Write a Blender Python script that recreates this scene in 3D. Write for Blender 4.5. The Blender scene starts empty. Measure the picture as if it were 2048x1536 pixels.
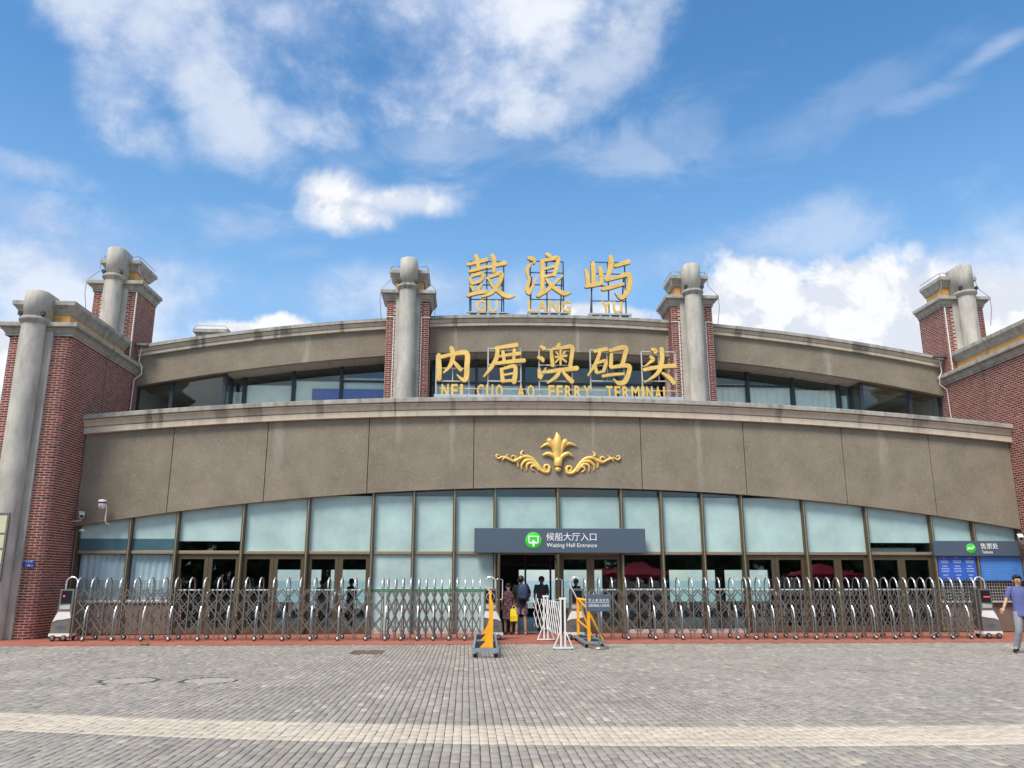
import bpy, math, random
import numpy as np
from mathutils import Vector, Matrix
random.seed(7); rng = np.random.default_rng(7)
R_ = math.radians
scene = bpy.context.scene
col = scene.collection

# ---------------------------------------------------------------- camera, sky, sun, exposure
FPX, YAW, PITCH, EYE = 1620.0, R_(3.06), R_(13.6), 1.6
cam_d = bpy.data.cameras.new('camera'); cam = bpy.data.objects.new('camera', cam_d); col.objects.link(cam)
cam_d.sensor_width = 36; cam_d.sensor_fit = 'HORIZONTAL'; cam_d.lens = FPX/2048*36
cam_d.clip_start = .1; cam_d.clip_end = 6000
cam.location = (0, 0, EYE); cam.rotation_euler = (math.pi/2+PITCH, 0, -YAW)
scene.camera = cam
CR = Vector((math.cos(YAW), -math.sin(YAW), 0))
CF = Vector((math.sin(YAW)*math.cos(PITCH), math.cos(YAW)*math.cos(PITCH), math.sin(PITCH)))
CU = CR.cross(CF)
CO = Vector((0, 0, EYE))
def ray(px, py): return CR*((px-1024)/FPX) - CU*((py-768)/FPX) + CF
def at(px, py, Y):
    d = ray(px, py); return CO + d*(Y/d.y)
def gnd(px, py, Z=0.0):
    d = ray(px, py); return CO + d*((Z-EYE)/d.z)
def proj(p):
    v = Vector(p)-CO; z = v.dot(CF); return 1024+FPX*v.dot(CR)/z, 768-FPX*v.dot(CU)/z, z

scene.view_settings.view_transform = 'Standard'; scene.view_settings.look = 'None'
scene.view_settings.gamma = 1; scene.view_settings.use_curve_mapping = False
scene.view_settings.exposure = 0.95
scene.cycles.use_denoising = True
scene.cycles.max_bounces = 8; scene.cycles.transparent_max_bounces = 12

SUN_DIR = Vector((-.42, -.55, 1.0)).normalized()      # towards the sun
sun_d = bpy.data.lights.new('sun', 'SUN'); sun_d.energy = 2.3; sun_d.angle = R_(22); sun_d.color = (1, .93, .82)
sun = bpy.data.objects.new('sun', sun_d); col.objects.link(sun)
sun.rotation_euler = SUN_DIR.to_track_quat('Z', 'Y').to_euler()

world = bpy.data.worlds.new('World'); scene.world = world; world.use_nodes = True
SKY_STRENGTH = .10
def build_world():
    nt = world.node_tree; N = nt.nodes; L = nt.links; N.clear()
    def node(t, **k):
        n = N.new(t)
        for a, b in k.items(): setattr(n, a, b)
        return n
    def put(sock, v):
        if isinstance(v, bpy.types.NodeSocket): L.new(v, sock)
        else: sock.default_value = v
    def M(op, a, b=0.0, c=0.0, clamp=False):
        n = node('ShaderNodeMath', operation=op, use_clamp=clamp)
        put(n.inputs[0], a); put(n.inputs[1], b); put(n.inputs[2], c); return n.outputs[0]
    def smooth(v, a, b):
        n = node('ShaderNodeMapRange', interpolation_type='SMOOTHSTEP')
        put(n.inputs[0], v); n.inputs[1].default_value = a; n.inputs[2].default_value = b
        return n.outputs[0]
    tc = node('ShaderNodeTexCoord'); sep = node('ShaderNodeSeparateXYZ'); L.new(tc.outputs['Generated'], sep.inputs[0])
    az = M('ARCTAN2', sep.outputs[0], sep.outputs[1]); el = M('ARCSINE', sep.outputs[2])
    sky = node('ShaderNodeTexSky', sky_type='NISHITA', sun_disc=False)
    sky.sun_elevation = math.asin(SUN_DIR.z); sky.sun_rotation = math.atan2(SUN_DIR.x, SUN_DIR.y)
    sky.air_density = 1.0; sky.dust_density = .35; sky.ozone_density = 2.2
    def noise(scale, detail, rough, dist=0.0, off=(0, 0, 0), stretch=(1, 1, 1)):
        mp = node('ShaderNodeMapping'); L.new(tc.outputs['Generated'], mp.inputs[0])
        mp.inputs['Location'].default_value = off; mp.inputs['Scale'].default_value = stretch
        n = node('ShaderNodeTexNoise'); L.new(mp.outputs[0], n.inputs['Vector'])
        n.inputs['Scale'].default_value = scale; n.inputs['Detail'].default_value = detail
        n.inputs['Roughness'].default_value = rough; n.inputs['Distortion'].default_value = dist
        return n.outputs['Fac']
    n_cum = noise(11, 8, .58, .25, (3.1, 0, 1.7))
    n_up = noise(11, 8, .58, .25, (3.1+.02, 0.01, 1.7-.035))
    n_wisp = noise(7, 9, .62, .7, (.4, 2.2, 5.1), (1, 1, 2.2))
    n_soft = noise(6.5, 9, .60, .12, (7.3, 1.2, .6), (1, 1, 1.25))
    def azel(px, py):
        d = ray(px, py).normalized(); return math.atan2(d.x, d.y), math.asin(d.z)
    def blob(px, py, rx, ry, rot, n, namp, soft, dens):
        a0, e0 = azel(px, py); c = math.cos(R_(rot)); s = math.sin(R_(rot))
        k = math.cos(e0)
        u = M('MULTIPLY', M('SUBTRACT', az, a0), k*FPX); v = M('MULTIPLY', M('SUBTRACT', el, e0), FPX)
        p = M('ADD', M('MULTIPLY', u, c/rx), M('MULTIPLY', v, s/rx))
        q = M('ADD', M('MULTIPLY', u, -s/ry), M('MULTIPLY', v, c/ry))
        d = M('SQRT', M('ADD', M('MULTIPLY', p, p), M('MULTIPLY', q, q)))
        val = M('ADD', M('SUBTRACT', 1.0, d), M('MULTIPLY', M('SUBTRACT', n, .5), namp))
        return M('MULTIPLY', smooth(val, 0.0, soft), dens)
    def vmax(l):
        r = l[0]
        for x in l[1:]: r = M('MAXIMUM', r, x)
        return r
    cum = []
    for (x, y, rx, ry) in [(1470, 620, 160, 110), (1625, 640, 160, 110), (1765, 615, 200, 120), (1905, 640, 160, 125), (1640, 720, 520, 120),
                           (672, 392, 100, 66), (700, 428, 130, 52), (790, 402, 150, 40), (470, 668, 75, 30), (565, 660, 62, 34), (35, 720, 110, 105), (1180, 632, 160, 34)]:
        cum.append(blob(x, y, rx, ry, 0, n_cum, 1.9, .42 if y > 500 else .9, .97))
    soft = []
    for (x, y, rx, ry, rot, dens) in [(330, 50, 430, 150, -12, .74), (450, 190, 280, 105, -30, .70), (225, 190, 120, 90, -35, .7), (560, 235, 180, 70, -20, .7),
                                      (1010, 20, 360, 170, 0, 1.0), (960, 170, 250, 120, 8, .85), (1190, 110, 160, 80, 15, .6),
                                      (130, 560, 420, 160, 0, .85), (70, 440, 200, 75, -10, .8), (830, 590, 460, 90, 6, .62), (1500, 500, 420, 75, 6, .42),
                                      (1960, 590, 300, 170, 0, .75), (200, 690, 420, 90, 0, .85), (560, 30, 260, 90, -10, .7), (40, 335, 120, 40, 0, .6)]:
        soft.append(blob(x, y, rx, ry, rot, n_soft, 1.9 if (x, y) == (1010, 20) else 1.3 if y > 500 else 2.5, .95, dens))
    wisp = []
    for (x, y, rx, ry, rot, dens) in [(1720, 190, 300, 50, 14, .26), (1965, 115, 110, 26, 19, .62), (1850, 190, 130, 26, 6, .40), (1330, 270, 190, 90, 20, .24), (1620, 260, 300, 60, 12, .18),
                                      (1250, 310, 160, 90, 0, .34), (820, 400, 160, 60, 8, .5), (480, 460, 180, 50, 0, .45), (880, 280, 240, 100, 0, .36), (700, 330, 120, 50, 0, .3)]:
        wisp.append(blob(x, y, rx, ry, rot, n_wisp, 3.0, 1.1, dens))
    # outside the frame the same kinds of cloud go on all round
    a_c, e_c = azel(1024, 330)
    du = M('MULTIPLY', M('SUBTRACT', az, a_c), 1/.75); dv = M('MULTIPLY', M('SUBTRACT', el, e_c), 1/.46)
    outside = smooth(M('SQRT', M('ADD', M('MULTIPLY', du, du), M('MULTIPLY', dv, dv))), .85, 1.15)
    gen = M('MULTIPLY', M('MULTIPLY', smooth(n_soft, .38, .60), outside), .9)
    gen2 = M('MULTIPLY', M('MULTIPLY', smooth(noise(5, 8, .58, .3, (1, 9, 4)), .54, .64), outside), .95)
    d_cum = M('MAXIMUM', vmax(cum), gen2)
    d_soft = M('MAXIMUM', M('MAXIMUM', vmax(soft), vmax(wisp)), gen)
    low = smooth(el, .62, .20)      # the clear sky pales towards the horizon
    sc = node('ShaderNodeHueSaturation'); L.new(sky.outputs[0], sc.inputs['Color'])
    sc.inputs['Hue'].default_value = .495; sc.inputs['Saturation'].default_value = 1.24; sc.inputs['Value'].default_value = 1.08
    def mix(f, a, b):
        n = node('ShaderNodeMix', data_type='RGBA'); put(n.inputs[0], f)
        for s_, v in ((n.inputs[6], a), (n.inputs[7], b)):
            if isinstance(v, bpy.types.NodeSocket): L.new(v, s_)
            else: s_.default_value = v
        return n.outputs[2]
    # lit crowns and greyer undersides of the clouds
    lit = smooth(M('SUBTRACT', n_cum, n_up), -.05, .06)
    c_cum = mix(lit, (4.0, 4.25, 4.75, 1), (5.2, 5.2, 5.3, 1))
    c_soft = mix(smooth(n_soft, .40, .62), (2.5, 3.1, 4.4, 1), (4.5, 4.75, 5.2, 1))
    base = mix(M('MULTIPLY', low, .36), sc.outputs[0], (2.4, 3.75, 5.2, 1))
    c1 = mix(d_soft, base, c_soft); c2 = mix(d_cum, c1, c_cum)
    bg = node('ShaderNodeBackground'); L.new(c2, bg.inputs[0]); bg.inputs[1].default_value = SKY_STRENGTH
    out = node('ShaderNodeOutputWorld'); L.new(bg.outputs[0], out.inputs[0])
build_world()

# ---------------------------------------------------------------- materials
MATS = {}
def mat(name, c, rough=.7, metal=0.0, var=.12, nscale=3.0, bump=0.0, bscale=60.0, spec=.5, streak=0.0, speck=0.0, attr=False, coat=0.0, c2=None, emit=None, stretch=(1, 1, 1), big=0.0):
    """Principled with world-space colour variation, fine relief, optional rain streaks and speckle"""
    if name in MATS: return MATS[name]
    m = bpy.data.materials.new(name); m.use_nodes = True; MATS[name] = m
    nt = m.node_tree; N = nt.nodes; L = nt.links; b = N['Principled BSDF']
    b.inputs['Roughness'].default_value = rough; b.inputs['Metallic'].default_value = metal
    b.inputs['Specular IOR Level'].default_value = spec; b.inputs['Coat Weight'].default_value = coat
    geo = N.new('ShaderNodeNewGeometry')
    mp = N.new('ShaderNodeMapping'); L.new(geo.outputs['Position'], mp.inputs[0]); mp.inputs['Scale'].default_value = stretch
    n1 = N.new('ShaderNodeTexNoise'); L.new(mp.outputs[0], n1.inputs['Vector']); n1.inputs['Scale'].default_value = nscale
    n1.inputs['Detail'].default_value = 6; n1.inputs['Roughness'].default_value = .65
    def mixn(kind, f, a, bb):
        x = N.new('ShaderNodeMix'); x.data_type = 'RGBA'; x.blend_type = kind
        for s, v in ((x.inputs[0], f), (x.inputs[6], a), (x.inputs[7], bb)):
            if isinstance(v, bpy.types.NodeSocket): L.new(v, s)
            else: s.default_value = v
        return x.outputs[2]
    if attr:
        at_ = N.new('ShaderNodeAttribute'); at_.attribute_name = 'tone'; base = at_.outputs['Color']
    else:
        base = (*c, 1)
    rmp = N.new('ShaderNodeMapRange'); L.new(n1.outputs['Fac'], rmp.inputs[0]); rmp.inputs[1].default_value = .3; rmp.inputs[2].default_value = .7
    rmp.inputs[3].default_value = 1-var; rmp.inputs[4].default_value = 1+var
    if c2 is not None:
        base = mixn('MIX', rmp.outputs[0], base, base)
        rm2 = N.new('ShaderNodeMapRange'); L.new(n1.outputs['Fac'], rm2.inputs[0]); rm2.inputs[1].default_value = .4; rm2.inputs[2].default_value = .62
        base = mixn('MIX', rm2.outputs[0], base, (*c2, 1))
    comb = N.new('ShaderNodeCombineColor')
    for i in range(3): L.new(rmp.outputs[0], comb.inputs[i])
    colr = mixn('MULTIPLY', 1.0, base, comb.outputs[0])
    if big:
        nb_ = N.new('ShaderNodeTexNoise'); L.new(geo.outputs['Position'], nb_.inputs['Vector']); nb_.inputs['Scale'].default_value = .55; nb_.inputs['Detail'].default_value = 7; nb_.inputs['Roughness'].default_value = .7
        rb = N.new('ShaderNodeMapRange'); L.new(nb_.outputs['Fac'], rb.inputs[0]); rb.inputs[1].default_value = .32; rb.inputs[2].default_value = .68; rb.inputs[3].default_value = 1-big; rb.inputs[4].default_value = 1+big*.7
        cb = N.new('ShaderNodeCombineColor')
        for i in range(3): L.new(rb.outputs[0], cb.inputs[i])
        colr = mixn('MULTIPLY', 1.0, colr, cb.outputs[0])
    if speck:
        v = N.new('ShaderNodeTexNoise'); L.new(geo.outputs['Position'], v.inputs['Vector']); v.inputs['Scale'].default_value = 24; v.inputs['Detail'].default_value = 3
        r = N.new('ShaderNodeMapRange'); L.new(v.outputs['Fac'], r.inputs[0]); r.inputs[1].default_value = .58; r.inputs[2].default_value = .72; r.inputs[4].default_value = speck
        colr = mixn('MIX', r.outputs[0], colr, tuple(min(1, k*2.3) for k in c)+(1,))
        v2 = N.new('ShaderNodeTexNoise'); L.new(geo.outputs['Position'], v2.inputs['Vector']); v2.inputs['Scale'].default_value = 30; v2.inputs['Detail'].default_value = 2
        r2 = N.new('ShaderNodeMapRange'); L.new(v2.outputs['Fac'], r2.inputs[0]); r2.inputs[1].default_value = .42; r2.inputs[2].default_value = .3; r2.inputs[4].default_value = speck
        colr = mixn('MIX', r2.outputs[0], colr, tuple(k*.55 for k in c)+(1,))
    if streak:
        ms = N.new('ShaderNodeMapping'); L.new(geo.outputs['Position'], ms.inputs[0]); ms.inputs['Scale'].default_value = (2.6, 2.6, .35)
        s1 = N.new('ShaderNodeTexNoise'); L.new(ms.outputs[0], s1.inputs['Vector']); s1.inputs['Scale'].default_value = 1.6; s1.inputs['Detail'].default_value = 7; s1.inputs['Roughness'].default_value = .7
        r = N.new('ShaderNodeMapRange'); L.new(s1.outputs['Fac'], r.inputs[0]); r.inputs[1].default_value = .52; r.inputs[2].default_value = .75; r.inputs[4].default_value = streak
        colr = mixn('MIX', r.outputs[0], colr, (.06, .058, .052, 1))
    L.new(colr, b.inputs['Base Color'])
    if bump:
        nb = N.new('ShaderNodeTexNoise'); L.new(geo.outputs['Position'], nb.inputs['Vector']); nb.inputs['Scale'].default_value = bscale; nb.inputs['Detail'].default_value = 4
        bp = N.new('ShaderNodeBump'); bp.inputs['Strength'].default_value = bump; bp.inputs['Distance'].default_value = .01
        L.new(nb.outputs['Fac'], bp.inputs['Height']); L.new(bp.outputs[0], b.inputs['Normal'])
    if emit:
        b.inputs['Emission Color'].default_value = (*emit[0], 1); b.inputs['Emission Strength'].default_value = emit[1]
    return m
def glass_mat(name, tint, ior):
    m = bpy.data.materials.new(name); m.use_nodes = True; nt = m.node_tree; N = nt.nodes; L = nt.links; N.clear()
    o = N.new('ShaderNodeOutputMaterial'); t = N.new('ShaderNodeBsdfTransparent'); t.inputs[0].default_value = (*tint, 1)
    g = N.new('ShaderNodeBsdfGlossy'); g.inputs['Roughness'].default_value = .015; g.inputs[0].default_value = (.9, .97, .97, 1)
    nz = N.new('ShaderNodeTexNoise'); nz.inputs['Scale'].default_value = 1.1; geo = N.new('ShaderNodeNewGeometry'); L.new(geo.outputs['Position'], nz.inputs['Vector'])
    bp = N.new('ShaderNodeBump'); bp.inputs['Strength'].default_value = .04; bp.inputs['Distance'].default_value = .05; L.new(nz.outputs['Fac'], bp.inputs['Height'])
    L.new(bp.outputs[0], g.inputs['Normal'])
    def mt(op, a, b):
        q = N.new('ShaderNodeMath'); q.operation = op
        for s_, v in zip(q.inputs, (a, b)):
            if isinstance(v, bpy.types.NodeSocket): L.new(v, s_)
            else: s_.default_value = v
        return q.outputs[0]
    # Schlick reflectance, the same from both sides of the thin pane
    vd = N.new('ShaderNodeVectorMath'); vd.operation = 'DOT_PRODUCT'; L.new(geo.outputs['Normal'], vd.inputs[0]); L.new(geo.outputs['Incoming'], vd.inputs[1])
    f0 = ((ior-1)/(ior+1))**2; k = mt('POWER', mt('SUBTRACT', 1.0, mt('ABSOLUTE', vd.outputs['Value'], 0)), 5.0)
    fr = mt('ADD', mt('MULTIPLY', k, 1-f0), f0)
    x = N.new('ShaderNodeMixShader'); L.new(fr, x.inputs[0]); L.new(t.outputs[0], x.inputs[1]); L.new(g.outputs[0], x.inputs[2]); L.new(x.outputs[0], o.inputs[0])
    MATS[name] = m; return m
mat('stucco', (.238, .202, .150), .92, streak=.10, big=.14, var=.16, nscale=.9, bump=.55, bscale=40, speck=.34)
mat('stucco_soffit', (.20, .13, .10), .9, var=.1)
mat('soffit_panel', (.36, .30, .27), .8, var=.08)
mat('cornice', (.57, .49, .385), .85, var=.13, nscale=2.2, bump=.25, streak=.4)
mat('cap_stone', (.37, .35, .31), .9, var=.25, nscale=3.5, bump=.35, streak=.75)
mat('concrete', (.475, .45, .395), .88, big=.16, var=.25, nscale=1.6, bump=.3, bscale=25, streak=.4, stretch=(1.6, 1.6, .6))
mat('mortar', (.49, .35, .29), .95, var=.15, bump=.3)
mat('brick', (.2, .05, .04), .85, big=.16, var=.18, nscale=9, bump=.3, bscale=90, attr=True)
mat('ochre', (.66, .36, .115), .8, var=.12, streak=.2)
mat('paver', (.3, .28, .25), .86, var=.14, nscale=5, bump=.4, bscale=90, attr=True, big=.17)
mat('joint', (.075, .068, .055), .95, var=.3, nscale=8)
mat('ground', (.25, .24, .22), .92, var=.15, nscale=.6, bump=.2)
mat('red_paving', (.32, .105, .07), .85, big=.18, var=.16, nscale=3, bump=.25)
mat('bronze', (.115, .09, .052), .45, .45, var=.12, nscale=2.2)
mat('bronze_light', (.33, .28, .19), .4, .5, var=.1)
mat('dark_frame', (.035, .045, .06), .45, .2)
mat('frosted', (.415, .57, .55), .28, var=.2, nscale=.7, bump=.04, bscale=8, coat=.25)
mat('teal_panel', (.055, .13, .16), .3, coat=.3)
mat('slate', (.072, .105, .145), .5, var=.05)
mat('sign_white', (.85, .86, .87), .5, var=0)
mat('sign_green', (.035, .62, .03), .45, var=.03)
mat('gold', (.82, .54, .15), .42, .25, var=.16, nscale=3.5, big=.15)
mat('gold_paint', (.78, .50, .12), .45, .15, var=.14, nscale=4)
mat('gold_side_shade', (.30, .17, .05), .5, .2)  # darker gold: shade on the stroke sides put into the colour
mat('steel', (.36, .335, .30), .30, .85, var=.14, nscale=4)
mat('steel_dull', (.215, .20, .178), .4, .7, var=.18, nscale=4)
mat('chrome', (.82, .82, .81), .26, .75, var=.03)
mat('steel_pale', (.66, .65, .62), .35, .5, var=.1)
mat('frame_pole', (.10, .085, .08), .5, .4)
mat('frame_pale', (.55, .52, .46), .5, .3)
mat('sill_metal', (.42, .48, .52), .45, .3, var=.12)
mat('rubber', (.02, .02, .02), .6)
mat('white_paint', (.76, .75, .73), .5, var=.06)
mat('screen', (.012, .016, .025), .12)
mat('led_red', (.5, .03, .02), .5, emit=((1, .08, .05), .6))
mat('barrier_yellow', (.85, .40, .015), .45, var=.08, nscale=6)
mat('barrier_grey', (.29, .35, .42), .45, .4, var=.12)
mat('black_slat', (.03, .032, .036), .5)
mat('curtain_blue', (.74, .82, .93), .9, var=.12, nscale=1.2)
mat('curtain_white', (.86, .90, .87), .9, var=.08)
mat('banner_blue', (.008, .05, .42), .5)
mat('board_blue', (.035, .12, .50), .4, var=.1)
mat('board_blue_light', (.06, .22, .60), .4, var=.1)
mat('print_pale', (.50, .62, .85), .6, var=0)
mat('print_red', (.55, .16, .18), .6, var=0)
mat('plate_blue', (.03, .06, .42), .4)
mat('notice_paper', (.55, .56, .36), .6, var=.08)
mat('green_strip', (.03, .32, .16), .4)
mat('pale_strip', (.62, .72, .66), .5)
mat('wall_brown', (.17, .125, .095), .6, var=.15)
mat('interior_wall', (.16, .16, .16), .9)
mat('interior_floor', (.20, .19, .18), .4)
mat('upper_wall', (.34, .36, .35), .9)
mat('roof_grey', (.30, .29, .27), .9, var=.15)
mat('skin', (.50, .29, .19), .55, var=.06)
mat('skin_dark', (.36, .20, .13), .6, var=.06)
mat('hair', (.012, .010, .009), .5)
mat('lips', (.33, .13, .10), .5)
mat('eye_dark', (.015, .012, .010), .3)
mat('shirt_blue', (.105, .125, .30), .9, var=.1, nscale=8)
mat('trouser_grey', (.27, .28, .32), .9, var=.16, nscale=7)
mat('black_cloth', (.010, .011, .013), .9)
mat('navy_bag', (.018, .032, .075), .7, var=.15)
mat('guard_shirt', (.10, .105, .12), .9)
mat('floral_dress', (.05, .012, .022), .9, c2=(.30, .17, .19), nscale=16)
mat('floral_shorts', (.015, .018, .035), .9, c2=(.45, .33, .33), nscale=13)
mat('bag_yellow', (.85, .70, .02), .6)
mat('purple_shirt', (.10, .08, .28), .9)
mat('tent_red', (.62, .02, .06), .7, var=.1)
mat('leaf', (.05, .085, .03), .7, var=.3, nscale=.5)
mat('weed', (.06, .10, .035), .8)
mat('sea', (.05, .10, .12), .15)
glass_mat('glass', (.86, .91, .90), 1.58)
glass_mat('glass_upper', (.93, .97, .95), 1.58)

def stains(name, marks, dark, amount):
    """drip marks on a wall: (x, half width, z top, z bottom), ragged by noise and thinning downwards"""
    m = MATS[name]; nt = m.node_tree; N = nt.nodes; L = nt.links; b = N['Principled BSDF']
    src = b.inputs['Base Color'].links[0].from_socket; geo = N.new('ShaderNodeNewGeometry'); sp = N.new('ShaderNodeSeparateXYZ'); L.new(geo.outputs['Position'], sp.inputs[0])
    mp = N.new('ShaderNodeMapping'); mp.inputs['Scale'].default_value = (9, 1, 1.6); L.new(geo.outputs['Position'], mp.inputs[0])
    nz = N.new('ShaderNodeTexNoise'); nz.inputs['Scale'].default_value = 1.0; nz.inputs['Detail'].default_value = 6; L.new(mp.outputs[0], nz.inputs['Vector'])
    def M(op, a, c, clamp=False):
        q = N.new('ShaderNodeMath'); q.operation = op; q.use_clamp = clamp
        for s_, v in zip(q.inputs, (a, c)):
            if isinstance(v, bpy.types.NodeSocket): L.new(v, s_)
            else: s_.default_value = v
        return q.outputs[0]
    tot = None
    for x, w, zt, zb in marks:
        u = M('SUBTRACT', 1.0, M('ABSOLUTE', M('MULTIPLY', M('SUBTRACT', sp.outputs[0], x), 1/w), 0))
        v = M('MULTIPLY', M('SUBTRACT', sp.outputs[2], zb), 1/(zt-zb), True)
        k = M('MULTIPLY', M('MULTIPLY', M('ADD', u, M('MULTIPLY', M('SUBTRACT', nz.outputs['Fac'], .55), 2.6)), 1.6, True), M('POWER', v, .6))
        up = N.new('ShaderNodeMapRange'); L.new(u, up.inputs[0]); up.inputs[1].default_value = 0; up.inputs[2].default_value = .4
        k = M('MULTIPLY', k, up.outputs[0])
        tot = k if tot is None else M('MAXIMUM', tot, k)
    x = N.new('ShaderNodeMix'); x.data_type = 'RGBA'; L.new(M('MULTIPLY', tot, amount), x.inputs[0]); L.new(src, x.inputs[6]); x.inputs[7].default_value = (*dark, 1); L.new(x.outputs[2], b.inputs['Base Color'])
_dr = [(298, 838, .14), (318, 836, .08), (443, 818, .20), (487, 818, .08), (506, 816, .16), (520, 816, .06), (1722, 825, .10), (1838, 838, .30), (790, 806, .05), (905, 800, .10), (640, 806, .10), (1180, 800, .08), (1560, 815, .12)]
_dm = [(at(px, py, 25.3).x, w*1.6, at(px, py, 25.3).z+.12, at(px, py, 25.3).z-.55) for px, py, w in _dr]
stains('cornice', _dm, (.05, .048, .042), .55); stains('cap_stone', [(x, w, zt+.2, zb) for x, w, zt, zb in _dm], (.05, .048, .042), .48)
stains('stucco', [(at(px, py, 25.6).x, w, at(px, py, 25.6).z, at(px, y2, 25.6).z) for px, py, y2, w in ((797, 836, 900, .16), (1397, 880, 1000, .14), (1186, 835, 900, .10), (560, 850, 960, .22), (1760, 860, 960, .25), (905, 840, 930, .12))], (.40, .37, .32), .45)

# ---------------------------------------------------------------- mesh helpers
def world_off(o):
    v = Vector((0, 0, 0))
    while o is not None: v += o.location; o = o.parent
    return v
class MB:
    def __init__(s): s.v = []; s.f = []; s.sm = []; s.mi = []; s.m = 0
    def add(s, vs, fs, smooth=False):
        o = len(s.v); s.v += [tuple(map(float, p)) for p in vs]
        for f in fs: s.f.append([i+o for i in f]); s.sm.append(smooth); s.mi.append(s.m)
        return s
    def box(s, x0, x1, y0, y1, z0, z1):
        return s.add([(x, y, z) for z in (z0, z1) for y in (y0, y1) for x in (x0, x1)],
                     [(0, 2, 3, 1), (4, 5, 7, 6), (0, 1, 5, 4), (2, 6, 7, 3), (0, 4, 6, 2), (1, 3, 7, 5)])
    def cbox(s, x0, x1, y0, y1, z0, z1, c=.01):
        """box whose front (-y) edges are chamfered"""
        vs = [(x0, y0+c, z0), (x1, y0+c, z0), (x1, y0+c, z1), (x0, y0+c, z1), (x0+c, y0, z0+c), (x1-c, y0, z0+c), (x1-c, y0, z1-c), (x0+c, y0, z1-c),
              (x0, y1, z0), (x1, y1, z0), (x1, y1, z1), (x0, y1, z1)]
        return s.add(vs, [(4, 5, 6, 7), (0, 1, 5, 4), (1, 2, 6, 5), (2, 3, 7, 6), (3, 0, 4, 7), (8, 9, 1, 0), (9, 10, 2, 1), (10, 11, 3, 2), (11, 8, 0, 3), (11, 10, 9, 8)])
    def bar(s, p, q, w, h=None, up=(0, 0, 1)):
        h = w if h is None else h; p = Vector(p); q = Vector(q); d = (q-p).normalized(); up = Vector(up)
        if abs(d.dot(up)) > .98: up = Vector((0, 1, 0)) if abs(d.y) < .9 else Vector((1, 0, 0))
        r = d.cross(up).normalized(); u = r.cross(d)
        vs = [b + r*(a*w/2) + u*(c*h/2) for b in (p, q) for a, c in ((-1, -1), (1, -1), (1, 1), (-1, 1))]
        return s.add(vs, [(0, 1, 2, 3), (7, 6, 5, 4), (0, 4, 5, 1), (1, 5, 6, 2), (2, 6, 7, 3), (3, 7, 4, 0)])
    def tube(s, pts, r, n=8, caps=True):
        pts = [Vector(p) for p in pts]; rs = r if isinstance(r, (list, tuple)) else [r]*len(pts)
        rings = []; prev = None
        for i, p in enumerate(pts):
            d = (pts[min(i+1, len(pts)-1)]-pts[max(i-1, 0)]).normalized()
            if prev is None:
                a = Vector((0, 0, 1)) if abs(d.z) < .9 else Vector((1, 0, 0)); u = d.cross(a).normalized()
            else: u = (prev - d*prev.dot(d)).normalized()
            prev = u; w = d.cross(u)
            rings.append([p + (u*math.cos(t)+w*math.sin(t))*rs[i] for t in [2*math.pi*k/n for k in range(n)]])
        vs = [v for rg in rings for v in rg]; fs = []
        for i in range(len(pts)-1):
            for k in range(n): fs.append((i*n+k, i*n+(k+1) % n, (i+1)*n+(k+1) % n, (i+1)*n+k))
        s.add(vs, fs, True)
        if caps: s.add(rings[0], [tuple(range(n))[::-1]]); s.add(rings[-1], [tuple(range(n))])
        return s
    def lathe(s, prof, cx, cy, n=24, a0=0, a1=2*math.pi, axis='z', cz=0):
        full = abs(a1-a0-2*math.pi) < 1e-6; m = n if full else n+1; vs = []
        for k in range(m):
            t = a0+(a1-a0)*k/n
            for r, z in prof:
                if axis == 'z': vs.append((cx+r*math.cos(t), cy+r*math.sin(t), z))
                else: vs.append((cx+r*math.cos(t), cy+z, cz+r*math.sin(t)))
        P = len(prof); fs = []
        for k in range(n):
            k2 = (k+1) % m
            for i in range(P-1): fs.append((k*P+i, k2*P+i, k2*P+i+1, k*P+i+1))
        return s.add(vs, fs, True)
    def disc(s, c, r, n, axis='y'):
        vs = [(c[0]+r*math.cos(2*math.pi*k/n), c[1], c[2]+r*math.sin(2*math.pi*k/n)) if axis == 'y' else (c[0]+r*math.cos(2*math.pi*k/n), c[1]+r*math.sin(2*math.pi*k/n), c[2]) for k in range(n)]
        return s.add(vs, [tuple(range(n))])
    def prism(s, poly, y0, y1):
        """polygon in x,z extruded along y"""
        n = len(poly); vs = [(x, y0, z) for x, z in poly]+[(x, y1, z) for x, z in poly]
        fs = [tuple(range(n)), tuple(range(2*n-1, n-1, -1))]+[(i, i+n, (i+1) % n+n, (i+1) % n) for i in range(n)]
        return s.add(vs, fs)
    def strip(s, xs, zlo, zhi, y0, y1):
        """vertical slab between two curves of x, front y0, back y1"""
        n = len(xs); vs = []
        for x in xs: vs += [(x, y0, zlo(x)), (x, y0, zhi(x)), (x, y1, zhi(x)), (x, y1, zlo(x))]
        fs = []
        for i in range(n-1):
            a = 4*i; b = a+4
            for k in range(4): fs.append((a+k, b+k, b+(k+1) % 4, a+(k+1) % 4))
        fs += [(0, 1, 2, 3), (4*n-1, 4*n-2, 4*n-3, 4*n-4)]
        return s.add(vs, fs)
    def sweep(s, rings, smooth=False, caps=True):
        n = len(rings[0]); vs = [v for r in rings for v in r]; fs = []
        for i in range(len(rings)-1):
            for k in range(n-1): fs.append((i*n+k, i*n+k+1, (i+1)*n+k+1, (i+1)*n+k))
        if caps: fs += [tuple(range(n))[::-1], tuple(range((len(rings)-1)*n, len(rings)*n))]
        return s.add(vs, fs, smooth)
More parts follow.
